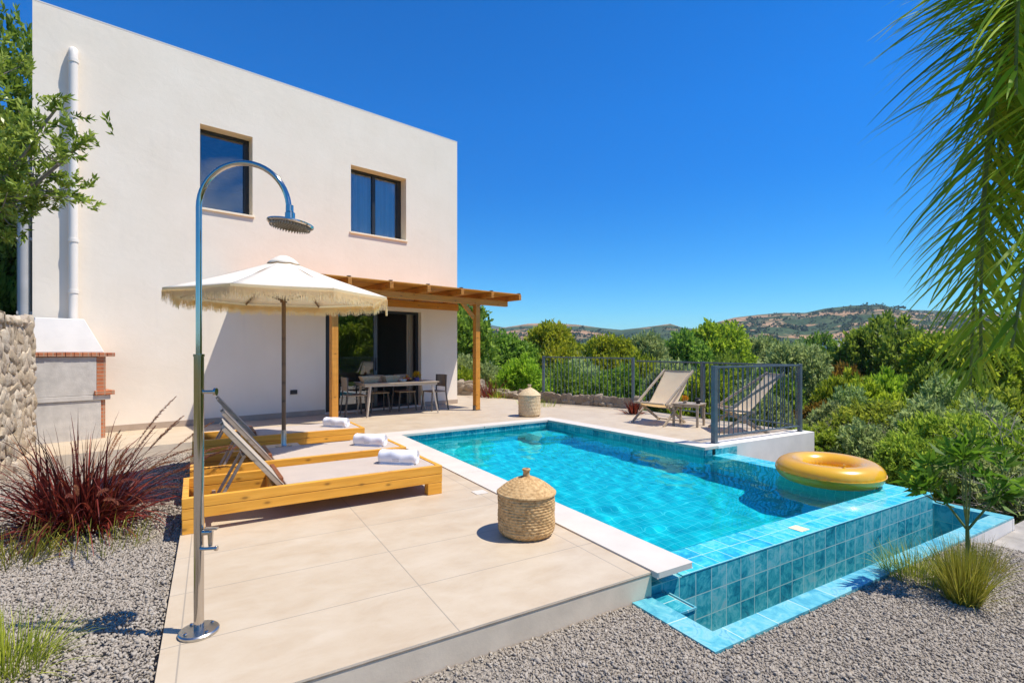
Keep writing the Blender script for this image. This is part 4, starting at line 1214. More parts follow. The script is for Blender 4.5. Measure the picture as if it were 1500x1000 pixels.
def make_chair():
    t = thing('dining_chair', 'dark metal dining chair pushed in at the far side of the table, left of two', 'chair', (0, 0, 0), 0, 'dark chairs around the dining table')
    MB().box(-.21, .21, -.21, .21, .44, .465).build('seat', M['chair_tan'], t, bevel=.006)
    for sx in (-1, 1):
        MB().bar((sx * .18, -.18, .44), (sx * .22, -.22, 0), .028, .028).build('leg', M['dark_metal'], t)
        MB().bar((sx * .19, .20, .85), (sx * .20, .20, .44), .026, .026).bar((sx * .20, .20, .44), (sx * .22, .26, 0), .028, .028).build('leg', M['dark_metal'], t)
    bk = MB(); n = 8
    for i in range(n):
        x0 = -.2 + .4 * i / n; x1 = x0 + .4 / n; f = lambda x: .20 + .04 * (1 - (x / .2) ** 2)
        bk.add([(x0, f(x0), .56), (x1, f(x1), .56), (x1, f(x1) + .02, .85), (x0, f(x0) + .02, .85)], [(0, 1, 2, 3)])
    bo = bk.build('backrest', M['chair_tan'], t); s_ = bo.modifiers.new('s', 'SOLIDIFY'); s_.thickness = .015
    return t
ch = make_chair()
ch.location = TF.w(-.28, .52); ch.rotation_euler = (0, 0, TA)
dup(ch, TF.w(.36, .54), TA + R(4), 'dark metal dining chair pushed in at the far side of the table, right of two')
dup(ch, TF.w(-.93, .06), TA + R(92), 'dark metal dining chair at the left end of the table by the glass door')
dup(ch, TF.w(1.0, .22), TA - R(78), 'dark metal dining chair at the right end of the table near the house corner')
def basket_tray(loc, rz, label, w, d, h):
    t = thing('bread_basket', label, 'basket', loc, rz, 'wicker trays on the table')
    mb = MB(); n = 14
    for j in range(5):
        z0 = h * j / 5; o = .012 * j
        for (x0, x1, y0, y1) in ((-w - o, w + o, -d - o, -d - o + .014), (-w - o, w + o, d + o - .014, d + o), (-w - o, -w - o + .014, -d - o + .0145, d + o - .0145), (w + o - .014, w + o, -d - o + .0145, d + o - .0145)):
            mb.box(x0, x1, y0, y1, z0 + .001, z0 + h / 5 - .003)
    mb.build('woven_side', M['wicker_pale'], t, bevel=.004)
    MB().box(-w, w, -d, d, 0, .008).build('tray_floor', M['wicker'], t)
    return t
basket_tray(TF.w(-.64, -.06, TH), TA, 'larger wicker tray at the left end of the dining table', .15, .12, .14)
basket_tray(TF.w(-.16, 0, TH), TA + R(8), 'wicker tray in the middle of the dining table beside a white dish', .13, .11, .14)
bx = thing('white_dish', 'small white dish between the wicker tray and the red fruit on the table', 'dish', TF.w(.10, -.14, TH), TA)
MB().lathe([(.05, 0), (.085, .03), (.092, .05), (.085, .052), (.05, .012)], 24).build('dish_body', M['pvc'], bx)
fb = thing('fruit_plate', 'dark plate of red and orange fruit on the dining table', 'plate', TF.w(.26, .06, TH), TA)
MB().lathe([(.08, 0), (.15, .025), (.155, .032), (.08, .012)], 24).build('plate', simple('maroon_glaze', (.10, .018, .015), .3, .1, 8), fb)
for i, (x, y, z, r) in enumerate(((-.06, 0, .05, .04), (.03, .03, .05, .042), (.07, -.03, .048, .038), (0, -.05, .05, .04), (.01, 0, .105, .04))):
    MB().lathe([(.004, r * .8), (r * .5, r * .9), (r * .9, r * .42), (r, 0), (r * .85, -r * .55), (r * .4, -r * .93)], 14, (x, y, z)).build('fruit', simple('fruit_red' if i % 2 else 'fruit_orange', (.55, .06, .02) if i % 2 else (.70, .25, .02), .4, .15, 12), fb)
fp = thing('flower_pot', 'pot of yellow flowers on the dining table before the dark chair', 'pot', TF.w(.50, .05, TH), TA)
MB().lathe([(.05, 0), (.068, .075), (.072, .08), (.062, .08)], 20).build('pot', simple('violet_glaze', (.16, .13, .30), .4, .1, 8), fp)

# ------------------------------------------------------------------ deck chairs, side table
def make_deck_chair():
    """local: x across, -y is the front"""
    t = thing('deck_chair', 'beige sling deck chair facing the pool, left of the small table', 'deck chair', (0, 0, 0), 0, 'beige deck chairs')
    W = .33
    top = Vector((0, .86, .99)); foot = Vector((0, -.12, .0)); fs_ = Vector((0, -.05, .42)); rear = Vector((0, .62, 0.0))
    for sx in (-1, 1):
        x = sx * W
        MB().bar((x, -.02, .40), (x, .88, 1.02), .030, .045).build('back_rail', M['greywood'], t, bevel=.004)
        MB().bar((x * 1.1, .36, .38), (x * 1.1, -.16, 0), .030, .045).build('leg', M['greywood'], t, bevel=.004)
        MB().bar((x * .9, .05, .36), (x * .9, .66, 0.0), .030, .045).build('leg', M['greywood'], t, bevel=.004)
        MB().bar((x * 1.1, -.10, .405), (x * 1.1, .42, .36), .03, .04).build('seat_rail', M['greywood'], t, bevel=.004)
    MB().bar((-W, .87, 1.0), (W, .87, 1.0), .03, .03).bar((-W, -.10, .41), (W, -.10, .41), .03, .03).bar((-W * .9, .64, .03), (W * .9, .64, .03), .025, .025).bar((-W * 1.1, .32, .34), (W * 1.1, .32, .34), .025, .025).build('crossbar', M['greywood'], t, bevel=.003)
    pr = [(-.12, .43), (-.02, .40), (.12, .335), (.26, .33), (.36, .40), (.50, .56), (.66, .75), (.80, .92), (.87, 1.02)]
    n = 6; vs = []
    for (y, z) in pr:
        for i in range(n + 1):
            u = -1 + 2 * i / n; vs.append((u * (W - .02), y, z - .02 * (1 - u * u) * (1 if .1 < y < .8 else .4)))
    sl_ = MB().add(vs, [(j * (n + 1) + i, j * (n + 1) + i + 1, (j + 1) * (n + 1) + i + 1, (j + 1) * (n + 1) + i) for j in range(len(pr) - 1) for i in range(n)], 0, True)
    so_ = sl_.build('sling', M['sling'], t, angle=60)
    m = so_.modifiers.new('sub', 'SUBSURF'); m.levels = m.render_levels = 2
    m = so_.modifiers.new('s', 'SOLIDIFY'); m.thickness = .004
    return t
dc = make_deck_chair()
dc.location = (2.72, 9.80, 0); dc.rotation_euler = (0, 0, math.atan2(-.78, .62) + 0)
dc.rotation_euler = (0, 0, math.atan2(.62, .78) - R(90))
dup(dc, (3.78, 9.02, 0), math.atan2(-.10, .97) - R(90), 'beige sling deck chair seen from the side through the short railing')
st = thing('side_table', 'small slatted wooden side table between the two deck chairs', 'side table', (3.36, 9.62, 0), R(-40))
tp = MB()
for i in range(7): tp.box(-.26 + i * .076, -.26 + i * .076 + .066, -.22, .22, .405, .425)
tp.build('tabletop', M['greywood'], st, bevel=.003)
MB().box(-.24, .26, -.19, -.16, .36, .403).box(-.24, .26, .16, .19, .36, .403).build('apron', M['greywood'], st)
for sx in (-.22, .23):
    for sy in (-.17, .17): MB().box(sx - .02, sx + .02, sy - .02, sy + .02, 0, .36).build('leg', M['greywood'], st, bevel=.003)
cu = thing('drink_cup', 'dark cup on the side table next to yellow flowers', 'cup', (3.50, 9.50, .426), 0)
MB().lathe([(.035, 0), (.05, .10), (.052, .105), (.04, .10)], 18).lathe([(.052, .03), (.068, .045), (.068, .07), (.05, .085)], 8).build('cup_body', M['black'], cu)
fl = thing('flower_cup', 'small pot of yellow flowers on the wooden side table', 'flowers', (3.28, 9.58, .426), 0)
MB().lathe([(.03, 0), (.04, .05), (.03, .05)], 14).build('pot', M['taupe'], fl)

# ------------------------------------------------------------------ inflatable ring
RG = at(1221, 690, WZ); RG = Vector((3.74, 5.97, WZ - .010))
rg = thing('inflatable_ring', 'golden yellow inflatable swim ring floating at the pool corner', 'swim ring', RG, R(25))
rg.rotation_euler = (R(1.0), R(-1.2), R(25))
Rm, rm = .405, .152
mb = MB(); nu_, nv_ = 96, 28; vs = []
for i in range(nu_):
    a = 2 * math.pi * i / nu_
    for j in range(nv_):
        b = 2 * math.pi * j / nv_
        seam = abs(((b / math.pi) % 1)); near = min(abs(b), abs(b - 2 * math.pi), abs(b - math.pi)) 
        pk = .011 * math.exp(-(near / .28) ** 2) * (math.sin(a * 36) + .6 * math.sin(a * 61 + 1))
        rr = rm * (1 - .022 * math.exp(-(near / .16) ** 2)) + pk * .6
        vs.append(((Rm + rr * math.cos(b)) * math.cos(a), (Rm + rr * math.cos(b)) * math.sin(a), rm * .84 + rr * .84 * math.sin(b)))
mb.add(vs, [(i * nv_ + j, ((i + 1) % nu_) * nv_ + j, ((i + 1) % nu_) * nv_ + (j + 1) % nv_, i * nv_ + (j + 1) % nv_) for i in range(nu_) for j in range(nv_)], 0, True)
mb.build('ring_body', M['vinyl'], rg, angle=80)
sm = MB(); 
sm.lathe([(Rm + rm * .978, rm * .84 - .003), (Rm + rm + .006, rm * .84 - .0015), (Rm + rm + .006, rm * .84 + .0015), (Rm + rm * .978, rm * .84 + .003)], 96)
sm.build('seam', M['vinyl'], rg)
MB().lathe([(.016, -.004), (.018, .004), (.010, .008), (.009, .026), (.012, .028), (.012, .036), (.002, .038)], 16, (Rm * math.cos(-2.2), Rm * math.sin(-2.2), rm * 1.67)).build('valve', M['vinyl'], rg)

# ------------------------------------------------------------------ vegetation builders
def norm(a): return a / np.maximum(np.linalg.norm(a, axis=-1, keepdims=True), 1e-9)
def leaves(base, dirs, length, width, rng, fold=.25, droop=.12):
    """one bent kite-shaped leaf (two quads) per base point"""
    n = len(base); d = norm(dirs)
    r = norm(rng.normal(size=(n, 3))); w = norm(np.cross(d, r)); up = np.cross(w, d)
    L = np.asarray(length).reshape(-1, 1); W = np.asarray(width).reshape(-1, 1)
    a = base; b = base + d * L * .5 + up * L * fold * .25; c = base + d * L - up * L * droop
    v = np.stack([a, b + w * W, c, b - w * W], 1)
    f = np.arange(4 * n).reshape(n, 4)
    return v.reshape(-1, 3), f
def blob_points(rng, blobs, n, shell=(.72, 1.04), zmin=-9):
    """points near the outer surface of a union of spheres, with outward normals"""
    out, nor = [], []; got = 0
    c = blobs[:, :3]; r = blobs[:, 3]; p = r ** 2 / (r ** 2).sum()
    while got < n:
        k = rng.choice(len(blobs), n, p=p); d = norm(rng.normal(size=(n, 3)))
        rad = rng.uniform(*shell, n) ** .8 * r[k]; q = c[k] + d * rad[:, None]
        dist = np.linalg.norm(q[:, None] - c[None], axis=2) / r[None]
        ok = (dist.min(1) > shell[0] * .93) & (q[:, 2] > zmin)
        ok &= (d[:, 2] > -.55) | (rng.random(n) < .35)
        out.append(q[ok]); nor.append(d[ok]); got += ok.sum()
    return np.concatenate(out)[:n], np.concatenate(nor)[:n]
def blobset(rng, n, rx, z0, z1, rmin, rmax, top=.5):
    B = []
    for i in range(n):
        a = rng.uniform(0, 6.283); t = rng.random() ** .9
        z = z0 + (z1 - z0) * rng.random(); k = (z - z0) / (z1 - z0)
        R_ = rx * math.sqrt(rng.random()) * (1 - top * k ** 1.5)
        B.append((R_ * math.cos(a), R_ * math.sin(a), z, rng.uniform(rmin, rmax)))
    B.append((0, 0, (z0 + z1) / 2, rmax * 1.1))
    return np.array(B)
def shoots(rng, P, N, per, Lf, Wf, slen, spread, up=.5):
    """leafy shoots: leaves set around each shoot axis"""
    n = len(P)
    ax = norm(N + np.array([0, 0, up]) + rng.normal(0, .35, (n, 3)))
    t = rng.random((n, per, 1)); base = P[:, None] + ax[:, None] * (t - .35) * slen
    side = norm(rng.normal(size=(n, per, 3)))
    d = ax[:, None] * (.35 + .6 * t) + side * spread
    ln = Lf * rng.uniform(.65, 1.2, (n, per)); tint = np.clip(np.repeat(rng.normal(.42, .17, (n, 1)), per, 1) + rng.normal(0, .10, (n, per)) + (t[..., 0] - .5) * .28, 0, 1)
    v, f = leaves(base.reshape(-1, 3), d.reshape(-1, 3), ln.ravel(), (ln * Wf).ravel(), rng)
    return v, f, tint.ravel()
def tree_parts(name, seed, kind_label, cat, leafmat, blobs, n_shoot, per, Lf, Wf, slen, spread, bark, trunk=True, zmin=.02, branch=7, trunk_r=.05, asp=1.5):
    """unit plant: radius about 1, height about 1; scaled on placing"""
    rng = np.random.default_rng(seed)
    t = thing(name, kind_label, cat)
    blobs = blobs * np.array([1, 1, asp, 1])
    P, N = blob_points(rng, blobs, n_shoot, zmin=zmin)
    v, f, ti = shoots(rng, P, N, per, Lf, Wf, slen, spread)
    kz = asp / np.percentile(v[:, 2], 99.7); kr = 1 / np.percentile(np.hypot(v[:, 0], v[:, 1]), 98)
    v = v * np.array([kr, kr, kz]); blobs = blobs * np.array([kr, kr, kz, 1])
    np_mesh('crown', v, f, leafmat, t, tint=ti)
    if trunk:
        mb = MB(); c = blobs[-1]
        mb.tube([(0, 0, -.15), (.01, .005, .1), (.02, -.01, c[2] * .6), (c[0], c[1], c[2])], [trunk_r, trunk_r * .8, trunk_r * .6, trunk_r * .25], 8)
        for k in range(branch):
            b = blobs[k % len(blobs)]; s = .18 + .5 * rng.random() * c[2]
            p0 = Vector((.015, 0, s)); p1 = Vector(b[:3]); mid = (p0 + p1) / 2 + Vector((0, 0, -.05)) + Vector(rng.normal(0, .05, 3))
            e = p1 + (p1 - mid) * .5
            mb.tube([p0, mid, p1, e], [trunk_r * .45, trunk_r * .32, trunk_r * .2, trunk_r * .07], 6)
        mb.build('trunk', bark, t)
    return t
def ribbons(base, dir0, length, width, bend, rng, seg=6, side=None):
    """tapering blades bending towards the ground; base,dir0 (n,3)"""
    n = len(base); p = base.copy(); d = norm(dir0); L = np.asarray(length).reshape(-1, 1) / seg
    if side is None: side = norm(np.cross(d, np.array([0, 0, 1.0]) + rng.normal(0, .35, (n, 3))))
    W = np.asarray(width).reshape(-1, 1); b = np.asarray(bend).reshape(-1, 1)
    rows = []
    for i in range(seg + 1):
        s = i / seg; w = W * ((1 - s) ** .7 * (.5 + .5 * min(1, s * 5)) + .03)
        rows.append(np.stack([p - side * w, p + side * w], 1))
        d = norm(d + np.array([0, 0, -1.0]) * b * (.35 + 1.3 * s) / seg); p = p + d * L
    v = np.stack(rows, 1)                                  # n, seg+1, 2, 3
    idx = np.arange(n)[:, None] * (2 * (seg + 1)) + 2 * np.arange(seg)[None]
    f = np.stack([idx, idx + 1, idx + 3, idx + 2], -1)
    return v.reshape(-1, 3), f.reshape(-1, 4), p
def tuft(name, parent, mat, seed, n, rad, L, lean, w, bend, tint=(.45, .2), seg=6):
    rng = np.random.default_rng(seed)
    a = rng.uniform(0, 6.283, n); r = rad * np.sqrt(rng.random(n))
    base = np.stack([r * np.cos(a), r * np.sin(a), np.zeros(n)], -1)
    th = np.abs(rng.normal(0, lean, n)) * (.45 + .8 * r / rad)
    a2 = a + rng.normal(0, .5, n)
    d = np.stack([np.sin(th) * np.cos(a2), np.sin(th) * np.sin(a2), np.cos(th)], -1)
    ln = rng.uniform(*L, n)
    v, f, tip = ribbons(base, d, ln, w * rng.uniform(.6, 1.2, n), rng.uniform(*bend, n), rng, seg)
    ti = np.repeat(np.clip(rng.normal(*tint, n), 0, 1), seg)
    return np_mesh(name, v, f, mat, parent, tint=ti)

# ------------------------------------------------------------------ plant kinds
rg_ = np.random.default_rng(21)
KIND = {}
def proto(key, *a, **k):
    KIND[key] = tree_parts(*a, **k)
TREES = {
 'round_a': (M['leaf_dark'], 1, .035), 'round_b': (M['leaf_bright'], 2, .035), 'olive': (M['leaf_olive'], 3, .032), 'yellow': (M['leaf_yellow'], 4, .035)}
for key, (mt, sd, lf) in TREES.items():
    r = np.random.default_rng(sd)
    B = blobset(r, 16, .68, .30, .80, .20, .36)
    B[:, 2] = np.clip(B[:, 2], .25, .86)
    proto(key, 'tree', sd, '', 'tree', mt, B, 1750, 9, .080, .24, .13, .70, M['bark'] if key != 'olive' else M['bark_pale'])
for key, mt, sd in (('tall_dark', M['leaf_dark'], 6), ('tall_bright', M['leaf_glossy'], 7)):
    r = np.random.default_rng(sd)
    B = blobset(r, 22, .70, .22, .84, .16, .30)
    proto(key, 'tree', sd, '', 'tree', mt, B, 4600, 9, .040, .26, .07, .75, M['bark'], branch=12)
TREES.update(tall_dark=0, tall_bright=0)
for key, mt, sd in (('bush_bright', M['leaf_bright'], 12), ('bush_dark', M['leaf_dark'], 13), ('bush_olive', M['leaf_olive'], 14), ('bush_gold', M['leaf_gold'], 15)):
    r = np.random.default_rng(sd)
    B = blobset(r, 12, .66, .22, .72, .24, .40, .4)
    proto(key, 'bush', sd, '', 'bush', mt, B, 1450, 10, .095, .19, .17, .65, M['bark'], branch=6, trunk_r=.03, zmin=-.02, asp=1.2)
for key, sd, mt in (('shrub_a', 31, M['leaf_shrub']), ('shrub_b', 32, M['leaf_olive']), ('shrub_c', 33, M['leaf_yellow'])):
    r = np.random.default_rng(sd)
    B = blobset(r, 13, .70, .25, .74, .20, .36, .35)
    proto(key, 'shrub', sd, '', 'shrub', mt, B, 1000, 17, .082, .15, .12, .80, M['bark_pale'], branch=13, trunk_r=.022, zmin=-.02, asp=1.2)
used = set(); ASP = {k: (1.5 if k in TREES else 1.2) for k in KIND}
def plant(key, loc, w, h, rz, label, group=None, name=None):
    pr = KIND[key]
    sc3 = (w / 2, w / 2, h / ASP[key])
    if key not in used:
        used.add(key); pr.location = loc; pr.rotation_euler = (0, 0, rz); pr.scale = sc3; pr['label'] = label
        if group: pr['group'] = group
        return pr
    return dup(pr, loc, rz, label, group, sc3)
def plant_px(key, px, ytop, dist, w, label, group=None, rz=None, sink=.1):
    x = (px - CX) / F * dist; z0 = tz(x, dist) - sink
    h = CAM_H + (HY - ytop) / F * dist - z0
    w = max(w, (.80 if key in TREES else .95) * h)
    return plant(key, (x, dist, z0), w, h, random.Random(px * 7 + ytop).uniform(0, 6.28) if rz is None else rz, label, group)

G1 = 'trees beyond the railing'
for a in (
    ('round_a', 664, 432, 23.0, 2.6, 'dark green tree showing just beside the right house corner'),
    ('round_a', 741, 490, 30.0, 5.0, 'dark rounded tree right of the pergola post'),
    ('yellow', 806, 474, 31.0, 4.6, 'tall yellow green tree rising above the left end of the long railing'),
    ('round_b', 858, 503, 38.0, 4.0, 'small bright green tree between the tall yellow green tree and the brownish one'),
    ('yellow', 893, 492, 34.0, 3.6, 'brownish olive tree above the middle post of the long railing'),
    ('olive', 940, 490, 42.0, 4.8, 'grey green tree left of the upright deck chair back'),
    ('round_a', 994, 488, 44.0, 4.2, 'dark tree straight above the upright deck chair'),
    ('round_b', 1046, 473, 48.0, 4.4, 'tallest bright tree above the thick railing post'),
    ('olive', 1093, 494, 52.0, 5.0, 'pale grey green tree right of the tallest bright tree'),
    ('round_a', 1140, 496, 60.0, 5.2, 'small dark tree in front of the far white houses, left side'),
    ('olive', 1166, 503, 24.0, 3.6, 'large silvery olive tree behind the right end of the short railing'),
    ('round_a', 1312, 464, 27.0, 4.9, 'biggest dark rounded tree below the bare hill on the right'),
    ('round_a', 1186, 490, 75.0, 5.0, 'tiny dark tree left of the far white houses'),
    ('round_b', 1408, 486, 22.0, 3.6, 'bright tree half hidden by the left edge of the palm leaves'),
    ('olive', 1478, 470, 24.0, 4.6, 'pale tree seen through the hanging palm leaves at the right edge'),
    ('round_b', 1228, 516, 50.0, 5.0, 'low bright tree in the gap left of the biggest dark tree'),
):
    plant_px(a[0], a[1], a[2], a[3], a[4], a[5], G1)
# trees out of the frame on the right, seen only as reflections in the glass door
for i, (k, x, y, w, h) in enumerate((('round_b', 13.5, 7.6, 6.0, 6.6), ('round_a', 18.5, 3.0, 6.5, 8.2), ('yellow', 14.5, 3.4, 4.6, 5.4), ('olive', 22, 9, 6, 7.5))):
    plant(k, (x, y, tz(x, y) - .1), w, h, i * 1.3, ['bushy green tree right of the frame mirrored in the glass door', 'tall dark tree right of the frame mirrored in the glass door', 'yellow green tree right of the frame mirrored in the door', 'pale olive tree right of the frame'][i], 'trees right of the frame')
G2 = 'bushes behind the patio railing'
for a in (
    ('bush_bright', 762, 523, 18.5, 2.7, 'bright bush behind the pale lidded basket'),
    ('bush_olive', 700, 522, 20.0, 2.6, 'grey green bush directly behind the pergola post'),
    ('bush_bright', 684, 540, 18.6, 1.3, 'small vivid green bush between house corner and pergola post'),
    ('bush_dark', 832, 533, 19.5, 3.0, 'dark bush behind the left half of the long railing'),
    ('bush_olive', 868, 528, 24.0, 3.6, 'grey green bush behind the middle of the long railing'),
    ('bush_dark', 900, 538, 17.0, 2.4, 'dark bush behind the right half of the long railing'),
    ('bush_bright', 945, 520, 22.0, 2.4, 'bright yellow green bush just right of the middle railing post'),
    ('bush_olive', 985, 530, 19.0, 2.6, 'grey green bush behind the upright deck chair'),
    ('bush_bright', 1030, 540, 15.0, 2.0, 'bright bush behind the side table'),
    ('bush_dark', 1074, 520, 23.0, 3.4, 'dark bush behind the thick railing post'),
    ('bush_olive', 1110, 560, 13.0, 1.9, 'pale bush behind the sideways deck chair'),
    ('bush_dark', 1140, 545, 17.0, 2.4, 'dark bush behind the right end of the short railing'),
    ('bush_gold', 1218, 536, 25.0, 2.2, 'golden yellow bush in the dip right of the railing'),
    ('bush_gold', 1250, 544, 27.0, 1.6, 'smaller golden bush right of the larger golden one'),
    ('bush_gold', 1190, 590, 14.5, 1.0, 'dry golden tuft bush beside the railing end post'),
    ('bush_bright', 1245, 548, 15.5, 2.8, 'broad bright green bush above the swim ring'),
    ('bush_dark', 1385, 540, 14.0, 2.6, 'dark bush in the shade under the palm leaves'),
    ('bush_bright', 1310, 546, 19.0, 3.2, 'bright bush at the foot of the biggest dark tree'),
):
    plant_px(a[0], a[1], a[2], a[3], a[4], a[5], G2)
G3 = 'shrubs on the slope right of the pool'
lab = ['lush shrub directly behind the swim ring', 'rosette leaved shrub right of the swim ring', 'shrub above the lip corner of the pool', 'broad shrub behind the sapling', 'shrub at the right edge behind the sapling',
       'shrub filling the gap below the palm leaf tips', 'yellowish shrub higher on the slope, below the broad bright bush', 'shrub between the railing end post and the swim ring', 'shrub under the hanging palm at the right edge', 'shrub low on the slope beside the overflow channel',
       'second row shrub behind the swim ring shrub', 'shrub near the channel corner at the right edge', 'yellowish shrub under the palm tips', 'low shrub against the white terrace wall']
for (k, px, yt, ds, w), l in zip((
    ('shrub_a', 1268, 588, 9.6, 2.3), ('shrub_b', 1335, 592, 8.4, 2.2), ('shrub_a', 1400, 610, 7.4, 1.9), ('shrub_b', 1432, 590, 8.8, 2.4), ('shrub_a', 1500, 622, 6.9, 1.9),
    ('shrub_b', 1395, 556, 11.0, 2.7), ('shrub_c', 1290, 560, 12.6, 2.6), ('shrub_b', 1206, 592, 11.2, 2.0), ('shrub_a', 1490, 572, 9.6, 2.6), ('shrub_a', 1352, 640, 7.1, 1.5),
    ('shrub_b', 1240, 570, 12.4, 2.2), ('shrub_b', 1465, 660, 6.2, 1.4), ('shrub_c', 1450, 580, 11.0, 2.4), ('shrub_a', 1215, 625, 9.3, 1.5)), lab):
    plant_px(k, px, yt, ds, w, l, G3, sink=.25)
def twig_bush(loc, h, seed, label):
    t = thing('dry_bush', label, 'bush', loc, 0, 'leafless grey twig bushes'); rng = random.Random(seed); mb = MB()
    def grow(p, d, L, r, lv):
        pts = [p]
        for i in range(4):
            d = (d + Vector((rng.gauss(0, .28), rng.gauss(0, .28), rng.gauss(.06, .2)))).normalized(); pts.append(pts[-1] + d * L / 4)
        mb.tube(pts, [r * (1 - .14 * i) for i in range(5)], 5, caps=False)
        if lv:
            for i in (2, 3, 4, 4):
                grow(pts[i], (d + Vector((rng.gauss(0, .7), rng.gauss(0, .7), rng.gauss(.1, .4)))).normalized(), L * rng.uniform(.45, .75), r * .55, lv - 1)
    for k in range(5):
        a = rng.uniform(0, 6.28); grow(Vector((0, 0, -.1)), Vector((math.cos(a) * .6, math.sin(a) * .6, .9)).normalized(), h * .5, .016, 3)
    mb.build('twigs', M['twig'], t)
M['twig'] = simple('grey_twig', (.34, .28, .22), .9, .25, 15)
for i, (px, py_, ds, h, l) in enumerate(((1488, 560, 6.4, 1.5, 'tangle of bare grey twigs at the right edge below the palm'), (1382, 570, 8.0, 1.5, 'bare grey twigs standing among the shrubs behind the sapling'), (1252, 600, 9.0, 1.3, 'bare grey twigs just behind the swim ring'))):
    x = (px - CX) / F * ds; twig_bush((x, ds, tz(x, ds)), CAM_H + (HY - py_) / F * ds - tz(x, ds), 5 + i, l)
# trees on the left behind the house
plant('tall_dark', (-14.9, 13.9, -.2), 7.2, 11.0, .4, 'tall dark tree behind the left house corner', 'trees left of the house')
plant('tall_bright', (-12.0, 11.4, -.2), 4.2, 7.0, 2.0, 'narrower bright tree at the left picture edge behind the stone wall', 'trees left of the house')
plant('bush_dark', (-10.6, 10.1, -.2), 3.0, 3.4, 1.0, 'dark bush in the shade between stone wall and house', 'trees left of the house')

# overhanging tree at the left edge
ot = thing('garden_tree', 'tree with glossy pointed leaf rosettes reaching in from the left edge', 'tree', (-6.05, 4.75, -.1))
def limb(mb, a, b, r0, r1, sag=.1, n=6):
    a, b = Vector(a), Vector(b); pts = [a.lerp(b, i / n) + Vector((0, 0, -sag * math.sin(math.pi * i / n))) for i in range(n + 1)]
    mb.tube(pts, [r0 + (r1 - r0) * i / n for i in range(n + 1)], 7); return pts
mb = MB()
limb(mb, (0, 0, -.2), (.25, .1, 2.4), .10, .07, .0)
rng = np.random.default_rng(8); tips = []
for e, n_sub in (((1.95, .15, 3.58), 13), ((1.6, -.05, 3.45), 12), ((1.45, .35, 3.95), 12), ((.75, .3, 4.6), 7), ((1.05, -.2, 3.6), 10), ((.4, .2, 4.0), 8)):
    pts = limb(mb, (.25, .1, 2.3), e,   .034, .011, .10); tips += [(Vector(e), Vector((.3, 0, .2)))] * 2
    for q in range(n_sub):
        t = rng.uniform(.45, 1.0); p = Vector(pts[0]).lerp(Vector(e), t)
        p = pts[min(6, int(t * 6))].copy()
        d = Vector((rng.uniform(.0, .5), rng.normal(0, .30), rng.normal(.14, .18))); tip = p + d * rng.uniform(.5, 1.0)
        mb.tube([p, (p + tip) / 2 + Vector((0, 0, -.03)), tip], [.008, .006, .003], 5); tips.append((tip, d))
mb.build('trunk', M['bark_pale'], ot)
P = np.array([t[0] for t in tips for _ in range(4)]) + rng.normal(0, .085, (len(tips) * 4, 3)); N = norm(np.array([t[1] for t in tips for _ in range(4)]) + rng.normal(0, .25, (len(tips) * 4, 3)))
v, f, ti = shoots(rng, P, N, 22, .078, .15, .16, .62, .45)
np_mesh('crown', v, f, M['leaf_glossy'], ot, tint=ti)

# ------------------------------------------------------------------ palm
pb = Vector((2.41, 1.84, -.22))
pm = thing('palm', 'palm with long hanging feather leaves at the right picture edge', 'palm', pb)
tr_ = MB(); pts, rad = [], []
for i in range(60):
    z = i / 59 * 3.1; pts.append((.04 * math.sin(z), 0, z)); rad.append(.13 - .012 * z + (.012 if i % 2 else 0))
tr_.tube(pts, rad, 16); tr_.build('trunk', M['bark'], pm)
C0 = Vector((0, 0, 3.12))
PK = .72
def frond(P1, P2, P3, seed, Lmax=.53, step=.0122, hang=.9):
    rng = np.random.default_rng(seed)
    P0, P1, P2, P3 = C0.copy(), *(Vector((p[0] * PK - .09, p[1] * PK, CAM_H - .06 + (p[2] - CAM_H) * PK)) - pb for p in (P1, P2, P3))
    n = 60; B = []
    for i in range(n + 1):
        t = i / n; B.append(P0 * (1 - t) ** 3 + P1 * 3 * t * (1 - t) ** 2 + P2 * 3 * t * t * (1 - t) + P3 * t ** 3)
    Lr = sum((B[i + 1] - B[i]).length for i in range(n))
    m = int(Lr * .9 / step); pos, dr, ln = [], [], []
    for q in range(m):
        s = .10 + .90 * q / m; i = min(n - 1, int(s * n)); t = s * n - i
        p = B[i].lerp(B[i + 1], t); tg = (B[i + 1] - B[i]).normalized()
        sd = Vector((-1, rng.normal(0, .25), 0)); sd = (sd - tg * sd.dot(tg)).normalized(); nn = sd.cross(tg)
        for sg in (-1, 1):
            d = tg * (.42 + .5 * s) + sd * sg * rng.uniform(.65, 1.05) + nn * rng.normal(.0, .28)
            pos.append(tuple(p)); dr.append(tuple(d)); ln.append(Lmax * (math.sin(math.pi * min(1, .22 + .78 * s)) ** .5 * .9 + .12) * rng.uniform(.8, 1.1))
    pos, dr, ln = np.array(pos), np.array(dr), np.array(ln)
    v, f, _ = ribbons(pos, dr, ln, .0088 * rng.uniform(.7, 1.2, len(ln)), rng.uniform(.25, .9, len(ln)) * hang, rng, 6)
    ti = np.repeat(np.clip(rng.normal(.45, .28, len(ln)), 0, 1), 6)
    o = np_mesh('frond', v, f, M['leaf_palm'], pm, tint=ti)
    MB().tube(B, [.015 * (1 - .85 * i / n) + .002 for i in range(n + 1)], 7).build('midrib', M['stem_green'], o)
